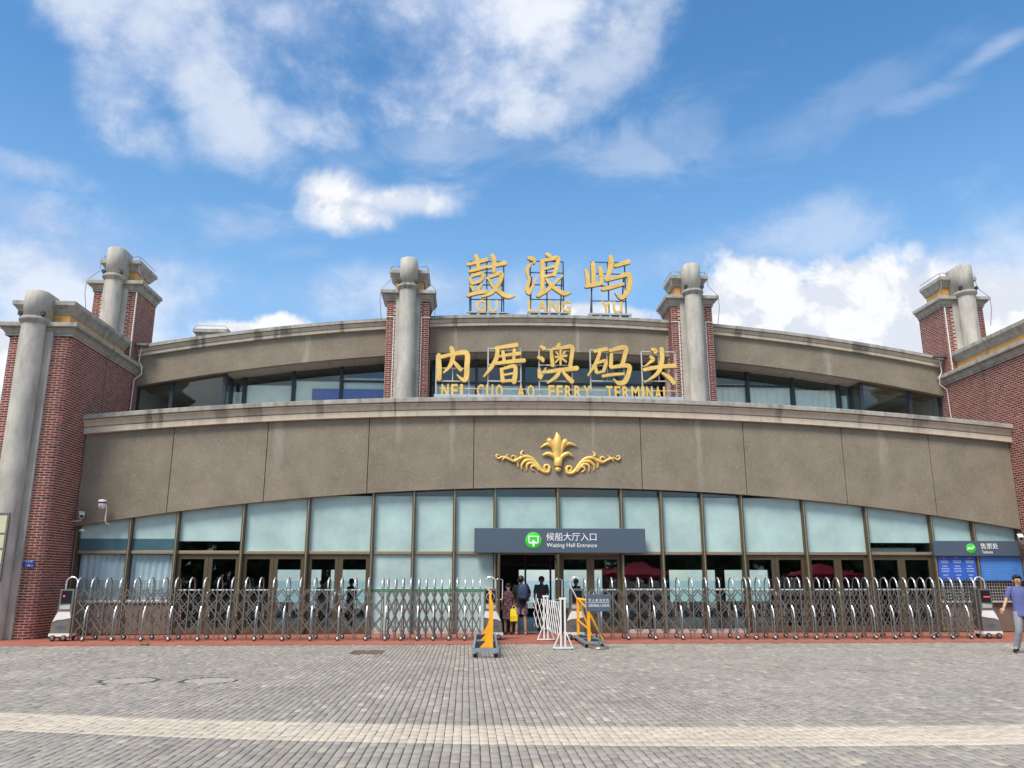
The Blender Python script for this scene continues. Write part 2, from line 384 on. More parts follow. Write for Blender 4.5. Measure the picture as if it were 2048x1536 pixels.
    def ell(s, c, r, nu=14, nv=9):
        vs = []; fs = []
        for j in range(nv+1):
            t = math.pi*j/nv
            for i in range(nu):
                p = 2*math.pi*i/nu; vs.append((c[0]+r[0]*math.sin(t)*math.cos(p), c[1]+r[1]*math.sin(t)*math.sin(p), c[2]+r[2]*math.cos(t)))
        for j in range(nv):
            for i in range(nu): fs.append((j*nu+i, (j+1)*nu+i, (j+1)*nu+(i+1) % nu, j*nu+(i+1) % nu))
        return s.add(vs, fs, True)
    def mesh(s, name, mats):
        me = bpy.data.meshes.new(name); me.from_pydata(s.v, [], s.f)
        for m in (mats if isinstance(mats, (list, tuple)) else [mats]): me.materials.append(MATS[m] if isinstance(m, str) else m)
        me.polygons.foreach_set('use_smooth', s.sm); me.polygons.foreach_set('material_index', s.mi)
        me.update(); return me
    def build(s, name, mats, parent=None, local=False, **tags):
        if parent is not None and not local:
            o = world_off(parent); s.v = [(x-o.x, y-o.y, z-o.z) for x, y, z in s.v]
        me = s.mesh(name, mats); fix_normals(me)
        return link(name, me, parent, **tags)
import bmesh
def fix_normals(me):
    bm = bmesh.new(); bm.from_mesh(me); bmesh.ops.recalc_face_normals(bm, faces=bm.faces); bm.to_mesh(me); bm.free()
def link(name, me, parent=None, **tags):
    o = bpy.data.objects.new(name, me); col.objects.link(o)
    if parent is not None: o.parent = parent
    for k, v in tags.items(): o[k] = v
    return o
def thing(name, label, cat, loc=(0, 0, 0), rz=0.0, group=None):
    o = bpy.data.objects.new(name, None); col.objects.link(o); o.location = loc; o.rotation_euler = (0, 0, rz)
    o['label'] = label; o['category'] = cat; o.empty_display_size = .2
    if group: o['group'] = group
    return o
def text(name, body, size, x, y, z, m, parent, off=0.0, ext=.006, ax='LEFT', sx=1.0, local=False, space=1.0):
    cu = bpy.data.curves.new('lettering', 'FONT'); cu.body = body; cu.size = size; cu.align_x = ax; cu.offset = off; cu.extrude = ext; cu.resolution_u = 2; cu.space_character = space
    t = bpy.data.objects.new('lettering', cu); col.objects.link(t)
    bpy.context.view_layer.update()
    me = bpy.data.meshes.new_from_object(t.evaluated_get(bpy.context.evaluated_depsgraph_get()))
    bpy.data.objects.remove(t); bpy.data.curves.remove(cu)
    me.transform(Matrix.Diagonal((sx, 1, 1, 1))); me.transform(Matrix.Rotation(math.pi/2, 4, 'X'))
    o = Vector((0, 0, 0)) if local else world_off(parent); me.transform(Matrix.Translation(Vector((x, y, z))-o))
    me.materials.clear(); me.materials.append(MATS[m]); return link(name, me, parent)

XC = 2.95
def mx(x): return 2*XC-x                         # mirror about the building's axis
def arc(apex, r): return lambda x: apex - r + math.sqrt(r*r-(x-XC)**2)
low_arch = arc(4.45, 88.3); low_corn = arc(6.75, 150.0); up_corn = arc(10.83, 79.0); up_arch = arc(9.85, 74.0)
WL, WR = -11.95, 17.85
def lin(a, b, n): return [a+(b-a)*i/(n-1) for i in range(n)]

# ---------------------------------------------------------------- setting: ground, sea, paving
MB().add([(-1500, -1500, -.075), (1500, -1500, -.075), (1500, 1500, -.075), (-1500, 1500, -.075)], [(0, 1, 2, 3)]).build('ground', 'ground', kind='structure')
MB().add([(-1500, 62, -.055), (1500, 62, -.055), (1500, 1490, -.055), (-1500, 1490, -.055)], [(0, 1, 2, 3)]).build('sea', 'sea', kind='structure')
pavement = MB().add([(-24, 2, -.0095), (30, 2, -.0095), (30, 21.72, -.0095), (-24, 21.72, -.0095)], [(0, 1, 2, 3)]).build('pavement', 'joint', kind='structure')
MB().box(-26, 32, 21.74, 26.2, -.06, .004).build('red_footway', 'red_paving', kind='structure')

def band_top(x): return 9.55+.0138*(x-4.8)**2
MANHOLES = [(-5.51, 14.35, .43), (-4.19, 14.28, .43)]
DRAIN = (-2.62, -1.90, 19.05, 20.1)
def build_pavers():
    PW, GAP = .092, .0095
    xs, ys, ws, ls, tones = [], [], [], [], []
    i0, i1 = int(-19/PW), int(25/PW)
    for i in range(i0, i1):
        x = i*PW; y = 3.2+random.random()*.2
        while y < 21.6:
            l = random.choice((.17, .20, .22, .23, .26))
            ye = min(y+l, 21.70)
            for edge in (band_top(x)-1.1, band_top(x)):
                if y < edge-.002 and (ye > edge or edge-ye < .06): ye = edge
            yc = (y+ye)/2
            xx = x+.005*math.sin(yc*.8+.3)+.002*math.sin(yc*2.3+i*.2)
            skip = any((xx-a)**2+(yc-b)**2 < (r+.06)**2 for a, b, r in MANHOLES) or (DRAIN[0] < xx < DRAIN[1] and DRAIN[2] < yc < DRAIN[3])
            if not skip and abs(xx-yc*.05) < yc*.80+3.2:
                t = random.gauss(1, .075); bt = band_top(xx)
                if bt-1.1 < yc < bt: c = (.50*t**.4, .435*t**.4, .35*t**.4)
                else:
                    q = random.random()
                    c = (.298*t, .270*t, .234*t)
                    if q < .035: c = (.40*t, .362*t, .28*t)
                    elif q < .12: c = (.25*t, .235*t, .215*t)
                    elif q < .20: c = (.31*t, .262*t, .228*t)
                xs.append(xx+random.gauss(0, .0012)); ys.append(yc); ws.append(PW-(.0045 if bt-1.1 < yc < bt else GAP)-random.random()*.003); ls.append(ye-y-GAP-random.random()*.005); tones.append(c)
            y = ye
    xs, ys, ws, ls = map(np.array, (xs, ys, ws, ls)); tones = np.array(tones); n = len(xs)
    zj = rng.normal(0, .0016, n); tx = rng.normal(0, .006, n); ty = rng.normal(0, .005, n)
    # the 300 that show largest: the nearest in frame
    score = []
    for k in range(n):
        px, py, z = proj((xs[k], ys[k], 0)); score.append(z if 10 < px < 2038 and 740 < py < 1530 else 1e9)
    big = np.argsort(score)[:300]; mask = np.ones(n, bool); mask[big] = False
    RING = np.array([(-1, -1), (1, -1), (1, 1), (-1, 1)])
    def verts(k, cx, cy, zz=0.0, tiltx=0.0, tilty=0.0):
        hx, hy = ws[k]/2, ls[k]/2; out = []
        for ins, z in ((0, -.014), (0, -.0035), (.004, 0.0)):
            for a, b in RING:
                px, py = a*(hx-ins), b*(hy-ins); out.append((cx+px, cy+py, z+(zz+px*tiltx+py*tilty if z > -.01 else 0)))
        return out
    FACES = np.array([[0, 1, 5, 4], [1, 2, 6, 5], [2, 3, 7, 6], [3, 0, 4, 7], [4, 5, 9, 8], [5, 6, 10, 9], [6, 7, 11, 10], [7, 4, 8, 11], [8, 9, 10, 11]])
    idx = np.nonzero(mask)[0]
    V = np.array([verts(k, xs[k], ys[k], zj[k], tx[k], ty[k]) for k in idx]).reshape(-1, 3)
    F = (FACES[None]+np.arange(len(idx))[:, None, None]*12).reshape(-1, 4)
    me = bulk_mesh('pavers', V, F, np.repeat(tones[idx], 9, axis=0)); me.materials.append(MATS['paver'])
    link('pavers', me, pavement, kind='stuff')
    cache = {}
    for k in big:
        key = (round(ws[k], 3), round(ls[k]/.02), tuple((tones[k]/.035).astype(int)))
        if key not in cache:
            m2 = bulk_mesh('paver', np.array(verts(k, 0, 0)), FACES, np.repeat(tones[k][None], 9, axis=0)); m2.materials.append(MATS['paver']); cache[key] = m2
        o = link('paver', cache[key], pavement); o.location = (xs[k], ys[k], zj[k]); o.rotation_euler = (ty[k], -tx[k], 0)
def bulk_mesh(name, V, F, tone):
    me = bpy.data.meshes.new(name); nv, nf = len(V), len(F)
    me.vertices.add(nv); me.vertices.foreach_set('co', np.asarray(V, np.float32).ravel())
    me.loops.add(nf*4); me.loops.foreach_set('vertex_index', np.asarray(F, np.int32).ravel())
    me.polygons.add(nf); me.polygons.foreach_set('loop_start', np.arange(0, nf*4, 4, dtype=np.int32)); 
    me.update(calc_edges=True); me.validate()
    a = me.attributes.new('tone', 'FLOAT_COLOR', 'FACE'); a.data.foreach_set('color', np.c_[tone, np.ones(nf)].astype(np.float32).ravel())
    return me
build_pavers()
for (a, b, r) in MANHOLES:
    o = thing('manhole_cover', 'paved round manhole cover, the one nearer the left edge' if a < -5 else 'paved round manhole cover, the one nearer the middle', 'manhole cover', (a, b, 0), group='round manhole covers in the paving')
    MB().disc((0, 0, -.003), r-.03, 36, 'z').build('lid', 'paver_plain' if 'paver_plain' in MATS else mat('paver_plain', (.33, .30, .26), .85, var=.12, nscale=6, bump=.4).name, o, local=True)
    MB().lathe([(r-.022, -.02), (r-.022, -.004), (r-.010, -.004), (r-.010, -.02)], 0, 0, 36).build('rim', 'steel_dull', o, local=True)
    h = MB()
    for k in range(8): h.disc((.3*math.cos(k*.785), .3*math.sin(k*.785), -.001), .014, 8, 'z')
    h.build('lifting_hole', 'rubber', o, local=True)
o = thing('drain_cover', 'rusty rectangular drain cover in the paving before the left gate', 'drain cover', ((DRAIN[0]+DRAIN[1])/2, (DRAIN[2]+DRAIN[3])/2, 0))
hw, hl = .345, .51
mat('rust', (.16, .10, .07), .8, .3, var=.3, nscale=12)
b = MB()
for a0, a1, b0, b1 in ((-hw, hw, -hl, -hl+.06), (-hw, hw, hl-.06, hl), (-hw, -hw+.06, -hl+.06, hl-.06), (hw-.06, hw, -hl+.06, hl-.06)): b.box(a0, a1, b0, b1, -.03, -.001)
b.build('frame', 'steel_dull', o, local=True)
MB().box(-hw+.06, hw-.06, -hl+.06, hl-.06, -.03, -.008).build('lid', 'rust', o, local=True)

# ---------------------------------------------------------------- the terminal
T = thing('ferry_terminal', 'brown arched ferry terminal with brick towers and glazed entrance front', 'building', (XC, 25.6, 0))
def part(mb, name, m, parent=None, **k): return mb.build(name, m, parent or T, **k)

# front band of stucco panels
YF = 25.6
jx = [WL+.01, -9.25, -6.35, -3.18, .15, 5.53, 8.91, 12.18, 15.1, WR-.01]
for a, b in zip(jx[:-1], jx[1:]):
    part(MB().strip(lin(a+.012, b-.012, 9), low_arch, lambda x: low_corn(x)+.1, YF, YF+.2), 'stucco_panel', 'stucco')
part(MB().strip(lin(WL, WR, 40), lambda x: low_arch(x)+.01, lambda x: low_corn(x)+.1, YF+.12, YF+.30), 'backing_wall', 'stucco_soffit')

LOWP = [(0, .0), (.15, .0), (.15, .175), (.09, .18), (.09, .205), (.15, .21), (.165, .24), (.18, .29), (.21, .335), (.25, .365), (.265, .375), (.265, .395), (.20, .40), (.20, .425), (.30, .43), (.31, .435), (.31, .56), (.30, .57), (0, .60)]
UPP = [(0, 0), (.12, 0), (.12, .10), (.07, .103), (.07, .122), (.12, .125), (.145, .17), (.185, .205), (.20, .22), (.20, .235), (.15, .238), (.15, .255), (.24, .26), (.24, .375), (0, .40)]
def cornice(name, xs, f, prof, Y, m):
    rings = [[(x, Y-o, f(x)+z) for o, z in prof] for x in xs]
    mb = MB().sweep(rings); n = len(prof)-1
    for q in range((len(xs)-1)*n):
        if q % n >= n-4: mb.mi[q] = 1
    return part(mb, name, [m, 'cap_stone'])
cuts = [WL-.1, -7.2, -2.36, 2.2, 6.98, 12.6, WR+.1]
for a, b in zip(cuts[:-1], cuts[1:]): cornice('lower_cornice', lin(a+.003, b-.003, 12), low_corn, LOWP, YF, 'cornice')
# low roof terrace behind the cornice
part(MB().strip(lin(WL, WR, 24), lambda x: 6.35, lambda x: 6.62, YF+.31, 30.2), 'terrace_roof', 'roof_grey')

# upper storey
YU = 28.85
PX = (-2.28, mx(-2.28)); PH = .77
segs = [(WL, PX[0]-PH), (PX[0]+PH, PX[1]-PH), (PX[1]+PH, WR)]
for a, b in segs:
    part(MB().strip(lin(a+.004, b-.004, 20), up_arch, lambda x: up_corn(x)+.08, YU, YU+.22), 'upper_stucco_band', 'stucco')
    cornice('upper_cornice', lin(a, b, 20), up_corn, UPP, YU, 'cornice')
# roof vault behind the upper cornice
part(MB().strip(lin(WL, WR, 30), lambda x: up_corn(x)+.06, lambda x: up_corn(x)+.34, YU+.01+.22, 38.5), 'roof', 'roof_grey')
# soffit panels between band and glazing
sx = lin(-8.86, mx(-8.86), 27)
for a, b in zip(sx[:-1], sx[1:]):
    part(MB().strip([a+.008, b-.008], lambda x: up_arch(x)+.012, lambda x: up_arch(x)+.05, YU+.03, 30.02), 'soffit_panel', 'soffit_panel')
part(MB().strip(lin(WL, WR, 20), lambda x: up_arch(x)+.06, lambda x: up_arch(x)+.12, YU+.22, 30.3), 'soffit_backing', 'stucco_soffit')

# upper glazing
YG = 30.0
um = [-8.9, -8.42, -6.61, -4.84, -3.02, -1.35, .25, 2.05, 3.85, 5.65, 7.25, 8.92, 10.74, 12.51, 14.32, mx(-8.9)]
for x in um: part(MB().strip([x-.055, x+.055], lambda x: 6.6, lambda x: up_arch(x)+.03, YG-.09, YG+.06), 'upper_mullion', 'dark_frame')
for a, b in zip(um[:-1], um[1:]):
    part(MB().strip(lin(a+.056, b-.056, 4), lambda x: 6.62, lambda x: up_arch(x)+.01, YG, YG+.012), 'upper_pane', 'glass_upper')
    if -5 < a < 11: part(MB().box(a+.056, b-.056, YG-.05, YG+.05, 8.86, 8.93), 'upper_transom', 'dark_frame')
for s in (0, 1):
    f = (lambda x: x) if s == 0 else mx
    e = sorted([f(WL+.01), f(-10.75), f(-8.9)])
    for x in e + [(f(-8.75))][:0]:
        part(MB().strip([x-.06, x+.06], lambda x: 6.6, lambda x: up_arch(x)-.01, YU+.24, YU+.36), 'upper_mullion', 'dark_frame')
    for a, b in zip(e[:-1], e[1:]):
        part(MB().strip(lin(a+.061, b-.061, 3), lambda x: 6.62, lambda x: up_arch(x)+.01, YU+.30, YU+.312), 'upper_pane', 'glass_upper')
    x = f(-8.9)
    part(MB().box(x-.006, x+.006, YU+.37, YG-.1, 6.62, up_arch(x)+.02), 'upper_pane', 'glass_upper')
# rooms behind the upper glazing
part(MB().box(WL-.2, WR+.2, 30.3, 38.2, 6.30, 6.55), 'upper_floor', 'upper_wall')
part(MB().strip(lin(WL, WR, 14), lambda x: 6.56, lambda x: up_arch(x)+.1, 37.92, 38.2), 'upper_back_wall', 'upper_wall')
part(MB().strip(lin(WL, WR, 14), lambda x: up_arch(x)+.12, lambda x: up_arch(x)+.2, 30.31, 37.9), 'upper_ceiling', 'upper_wall')
for x in (WL-.22, WR+.02): part(MB().box(x, x+.2, 29.3, 37.9, 6.56, 8.6), 'upper_side_wall', 'upper_wall')
for x in (-9.5, -3.5, 3, 9.5, 15.4): part(MB().box(x-.2, x+.2, 33.0, 33.4, 6.56, up_arch(x)+.1), 'upper_column', 'upper_wall')

# ground-floor glazing
YW = 25.86
bays = [WL, -10.31, -8.91, -6.93, -4.96, -2.97, -1.70, -.43, .84, 2.83, 4.85, 6.13, 7.45, 8.73, 10.75, 12.79, 14.92, 16.31, WR]
TZ = 2.40
kinds = ['window', 'window', 'door', 'door', 'door', 'fixed', 'fixed', 'fixed', 'open', 'door', 'clear', 'clear', 'clear', 'door', 'door', 'door', 'ticket', 'ticket']
for i, x in enumerate(bays):
    x = x+.06 if i == 0 else x-.06 if i == len(bays)-1 else x
    m = part(MB().strip([x-.05, x+.05], lambda x: .005, lambda x: low_arch(x)+.02, YW-.16, YW+.06), 'mullion', 'bronze')
    part(MB().strip([x-.016, x+.016], lambda x: .05, lambda x: low_arch(x)-.02, YW-.185, YW-.161), 'trim', 'bronze_light', m)
def leaf(a, b, z1, parent, y=YW, hs=0):
    """a door leaf between a and b: stiles and rails, pane, handle"""
    d = MB(); w = .115
    d.box(a, a+w, y-.03, y+.03, .03, z1); d.box(b-w, b, y-.03, y+.03, .03, z1)
    d.box(a+w, b-w, y-.028, y+.028, z1-.14, z1); d.box(a+w, b-w, y-.028, y+.028, .03, .21)
    o = part(d, 'door', 'bronze', parent)
    part(MB().box(a+w, b-w, y-.005, y+.005, .21, z1-.14), 'pane', 'glass', o)
    part(MB().box(a+w, b-w, y-.02, y-.006, 1.29, 1.325), 'safety_strip', 'pale_strip', o)
    hx = b-.06 if hs == 0 else a+.06
    part(MB().tube([(hx, y-.03, .85), (hx, y-.09, .87), (hx, y-.09, 1.23), (hx, y-.03, 1.25)], .014, 6), 'handle', 'steel', o)
    return o
FT = 4.17
for a, b, k in zip(bays[:-1], bays[1:], kinds):
    l, r = a+.051, b-.051
    if a == WL: l = a+.115
    if b == WR: r = b-.115
    part(MB().cbox(l, r, YW-.09, YW+.05, TZ-.03, TZ+.07, .012), 'transom', 'bronze_light')
    zb = TZ+.071
    first = a in (-8.91, 12.79)
    if k in ('window', 'ticket'):
        part(MB().box(l, r, YW-.03, YW+.0, zb, 2.83), 'spandrel_panel', 'teal_panel'); zf = 2.831
    elif first:
        part(MB().box(l, r, YW-.006, YW+.006, zb, 2.76), 'clear_pane', 'glass'); zf = 2.761
    else: zf = zb
    part(MB().strip(lin(l, r, 5), lambda x: zf, lambda x: min(FT, low_arch(x)+.01), YW-.012, YW+.012), 'frosted_pane', 'frosted')
    if low_arch((l+r)/2) > FT+.03:
        part(MB().strip(lin(l, r, 5), lambda x: min(FT+.004, low_arch(x)), lambda x: max(FT+.006, low_arch(x)+.01), YW-.006, YW+.006), 'clear_pane', 'glass')
    if k == 'door':
        c = (a+b)/2; leaf(l, c-.004, TZ-.035, T, hs=0); leaf(c+.004, r, TZ-.035, T, hs=1)
    elif k == 'fixed':
        part(MB().box(l, r, YW-.012, YW+.012, .13, TZ-.031), 'frosted_pane', 'frosted')
        part(MB().box(l, r, YW-.02, YW-.0125, 1.245, 1.33), 'green_strip', 'green_strip')
        part(MB().box(l, r, YW-.02, YW-.0125, 1.333, 1.36), 'pale_strip', 'pale_strip')
        part(MB().box(l, r, YW-.05, YW+.04, .01, .128), 'bottom_rail', 'steel_pale')
    elif k == 'clear':
        part(MB().box(l, r, YW-.006, YW+.006, .13, TZ-.031), 'clear_pane', 'glass')
        part(MB().box(l, r, YW-.025, YW-.007, 1.29, 1.335), 'pale_strip', 'pale_strip')
        part(MB().box(l, r, YW-.05, YW+.04, .01, .128), 'bottom_rail', 'steel_pale')
    elif k == 'window':
        part(MB().box(l, r, YW-.006, YW+.006, 1.02, TZ-.031), 'clear_pane', 'glass')
        part(MB().cbox(l, r, YW-.13, YW+.04, .93, 1.015), 'window_sill', 'steel_pale')
        n = 3; w = (r-l)/n
        for q in range(n): part(MB().cbox(l+q*w+.004, l+(q+1)*w-.004, YW-.07, YW+.02, .02, .925, .008), 'wall_panel', 'wall_brown')
    elif k == 'ticket':
        part(MB().cbox(l, r, YW-.18, YW+.04, .90, .955), 'counter_ledge', 'steel_pale')
        n = 3; w = (r-l)/n
        for q in range(n): part(MB().cbox(l+q*w+.004, l+(q+1)*w-.004, YW-.07, YW+.02, .02, .895, .008), 'wall_panel', 'wall_brown')
        part(MB().box(l, r, YW-.006, YW+.006, .96, TZ-.031), 'clear_pane', 'glass')
    # grille bars before the low windows
    if k in ('ticket', 'window'):
        g = part(MB().box(l, r, YW-.10, YW-.085, 1.56, 1.575), 'grille', 'steel_dull')
        nb = int((r-l)/.085)
        step = (r-l)/nb
        bars = MB()
        for q in range(1, nb): bars.box(l+q*step-.005, l+q*step+.005, YW-.098, YW-.088, 1.016 if k == 'window' else .957, 1.559)
        for q in range(6): bars.box(l, r, YW-.086, YW-.077, 1.03+q*.09, 1.04+q*.09)
        part(bars, 'grille_bars', 'steel_pale' if k == 'ticket' else 'steel_dull', g)
# the open entrance: two leaves swung out, seen edge-on
for x in (.84+.10, 2.83-.10):
    d = MB(); y0, y1 = 24.9, 25.68
    d.box(x-.03, x+.03, y0, y0+.11, .03, TZ-.04); d.box(x-.03, x+.03, y1-.11, y1, .03, TZ-.04); d.box(x-.028, x+.028, y0+.11, y1-.11, .03, .2); d.box(x-.028, x+.028, y0+.11, y1-.11, TZ-.18, TZ-.04)
    o = part(d, 'door', 'bronze', T, label='glass door leaf swung open at the waiting hall entrance')
    part(MB().box(x-.005, x+.005, y0+.11, y1-.11, .2, TZ-.18), 'pane', 'glass', o)
    for s in (-1, 1):
        part(MB().tube([(x+s*.03, y0+.06, 1.02), (x+s*.11, y0+.06, 1.05), (x+s*.11, y0+.06, 1.60), (x+s*.03, y0+.06, 1.63)], .016, 8), 'handle', 'chrome', o)

# hall interior
part(MB().box(WL-.3, WR+.3, 26.2, 38.2, -.05, .006), 'hall_floor', 'interior_floor')
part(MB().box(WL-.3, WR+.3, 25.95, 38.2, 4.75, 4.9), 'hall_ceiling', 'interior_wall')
b = MB(); Yb = 38.0
op = [(-8.6, -6.6), (-6.2, -4.2), (-3.8, -1.8), (2.35, 4.1), (4.4, 6.2), (9.3, 11.5), (11.9, 14.0)]
b.box(WL-.3, WR+.3, Yb, Yb+.2, 2.05, 4.75)
xs_ = [WL-.3]+[v for q in op for v in q]+[WR+.3]
for a, c in zip(xs_[0::2], xs_[1::2]): b.box(a, c, Yb, Yb+.2, .006, 2.05)
for a, c in op: b.box(a, c, Yb, Yb+.2, .006, .35)
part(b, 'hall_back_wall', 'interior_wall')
for a, c in op: part(MB().box(a, c, Yb+.08, Yb+.09, .35, 2.05), 'rear_pane', 'glass')
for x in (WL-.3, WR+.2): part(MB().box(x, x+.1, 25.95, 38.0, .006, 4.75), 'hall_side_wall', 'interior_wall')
# inner lobby screen behind the open entrance
b = MB()
for x in (.9, 1.95, 2.8): b.box(x-.03, x+.03, 28.0, 28.08, .006, 2.9)
b.box(.93, 2.77, 28.0, 28.08, 2.08, 2.13); b.box(.93, 2.77, 28.0, 28.08, 2.85, 2.9)
part(b, 'lobby_screen', 'dark_frame')
# hall ceiling over the terrace glazing: wall between the storeys
part(MB().box(WL, WR, 25.96, 26.3, 4.91, 6.34), 'storey_wall', 'interior_wall')
part(MB().box(WL-.3, WR+.3, 38.0, 38.2, 4.76, 6.29), 'rear_storey_wall', 'interior_wall')

# ---------------------------------------------------------------- brick towers and piers
BL, BH, GAPB = .252, .0735, .024
TONES = []; ALLB = []                                     # (owner, centre, angle, length, z, tone)
def lay(owner, path, z0, z1, keep=None):
    """bricks along a polyline of (x, y); the wall's outside lies to the right of the walk"""
    pts = [Vector((p[0], p[1], 0)) for p in path]; seg = [(pts[i+1]-pts[i]).length for i in range(len(pts)-1)]; tot = sum(seg)
    cum = [0]
    for s in seg: cum.append(cum[-1]+s)
    def P(d):
        d = min(max(d, 0), tot-1e-6); i = max(k for k in range(len(seg)) if cum[k] <= d); return pts[i]+(pts[i+1]-pts[i])*((d-cum[i])/seg[i])
    # lengths laid run by run between the sharp corners
    runs = []; st = 0
    for i in range(1, len(pts)-1):
        a = (pts[i]-pts[i-1]).angle(pts[i+1]-pts[i])
        if a > 1.0: runs.append((cum[st], cum[i])); st = i
    runs.append((cum[st], tot))
    nz = int(round((z1-z0)/BH)); h = (z1-z0)/nz
    for j in range(nz):
        z = z0+(j+.5)*h
        for (r0, r1) in runs:
            d = r0; first = True
            while d < r1-.012:
                l = BL/2 if first and j % 2 else BL
                first = False; e = min(d+l, r1)
                if r1-e < .05: e = r1
                tid = len(TONES); TONES.append(None)
                lo, hi = d+GAPB/2, e-GAPB/2
                cut = [lo]+[c for c in cum[1:-1] if lo+.004 < c < hi-.004]+[hi]
                for q0, q1 in zip(cut[:-1], cut[1:]):
                    a_, c_ = P(q0+1e-5), P(q1-1e-5); m_ = (a_+c_)/2
                    if keep is None or keep(m_, z): ALLB.append((owner, m_.x, m_.y, math.atan2(c_.y-a_.y, c_.x-a_.x), (c_-a_).length+(.003 if len(cut) > 2 else 0), z, h-GAPB, tid))
                d = e
def core(path, z0, z1, owner, inset=.004):
    """mortar body behind the bricks"""
    pts = [Vector((p[0], p[1])) for p in path]; off = []
    for i, p in enumerate(pts):
        a = (pts[i]-pts[i-1]).normalized() if i else None; c = (pts[i+1]-pts[i]).normalized() if i < len(pts)-1 else None
        n1 = Vector((-a.y, a.x)) if a else None; n2 = Vector((-c.y, c.x)) if c else None
        n = (n1 or n2) if not (n1 and n2) else (n1+n2)/(1+n1.dot(n2)); off.append(p+n*inset)
    vs = [(p.x, p.y, z) for z in (z0, z1) for p in off]; n = len(off)
    return MB().add(vs, [(i, i+1, n+i+1, n+i) for i in range(n-1)]+[tuple(range(n, 2*n))]).build('mortar', 'mortar', owner)
CAPL = [(0, 0), (.04, 0), (.04, .05), (.02, .052), (.02, .07), (.05, .075), (.06, .10), (.09, .145), (.135, .175), (.15, .18), (.15, .20), (.11, .203), (.11, .225), (.17, .23), (.20, .25), (.22, .255), (.22, .365), (.21, .375), (-.25, .39)]
CAPU = [(0, 0), (.03, 0), (.03, .04), (.05, .06), (.10, .14), (.12, .16), (.12, .18), (.15, .20), (.18, .24), (.20, .25), (.20, .37), (.19, .385), (-.3, .40)]
def wrap(path, prof, z, name, m, owner):
    """a moulding carried round a polyline with mitred corners"""
    pts = [Vector((p[0], p[1])) for p in path]; rings = []
    for i, p in enumerate(pts):
        a = (pts[i]-pts[i-1]).normalized() if i else None; c = (pts[i+1]-pts[i]).normalized() if i < len(pts)-1 else None
        n1 = Vector((a.y, -a.x)) if a else None; n2 = Vector((c.y, -c.x)) if c else None
        n = (n1 or n2) if not (n1 and n2) else (n1+n2)/(1+n1.dot(n2))
        rings.append([(p.x+n.x*o, p.y+n.y*o, z+dz) for o, dz in prof])
    return MB().sweep(rings).build(name, m, owner)
def column(cx, yf, r, pil, z0, zr, zt, owner, out=.25):
    """flat pilaster, nearly free-standing shaft before it, ring and capped head"""
    yc = yf-out
    def u(rr, yb, x=cx): return [(x+rr*math.cos(t), yc+rr*math.sin(t)) for t in lin(math.pi, 2*math.pi, 19)]+[(x+rr, yb), (x-rr, yb), (x-rr, yc)]
    def usweep(prof, yb): return MB().sweep([[(px, py, z) for px, py in u(rr, yb)] for rr, z in prof], smooth=False)
    MB().box(cx-pil, cx+pil, yf-.07, yf+.1, z0, zr-.05).build('pilaster', 'concrete', owner)
    def smooth_u(mb): mb.sm = [len(f) == 4 for f in mb.f]; return mb
    MB().lathe([(r, z0), (r, zr)], cx, yc, 32).build('column_shaft', 'concrete', owner)
    R2 = r+.08
    smooth_u(usweep([(r+.005, zr-.08), (r+.02, zr-.06), (r+.04, zr-.03), (R2-.015, zr+.005), (R2, zr+.015), (R2, zr+.10), (R2-.02, zr+.12), (r*.9, zr+.125)], yf-.06)).build('column_ring', 'cap_stone', owner)
    r3 = r+.008
    smooth_u(usweep([(r3, zr+.1), (r3, zt-.02), (r3-.02, zt)], yf+.32)).build('column_head', 'concrete', owner)
def flood(cx, cy, z, label):
    o = thing('floodlight', label, 'floodlight', (cx, cy, z), group='floodlights on the column rings')
    MB().box(-.045, .045, -.03, .06, .05, .15).build('housing', 'rubber', o, local=True)
    MB().box(-.055, .055, -.045, -.031, .04, .16).build('bezel', 'dark_frame', o, local=True)
    MB().box(-.02, .02, 0, .03, 0, .05).build('bracket', 'rubber', o, local=True)
def rail_wire(pts, owner): MB().tube(pts, .011, 5).build('lightning_wire', 'steel_dull', owner)
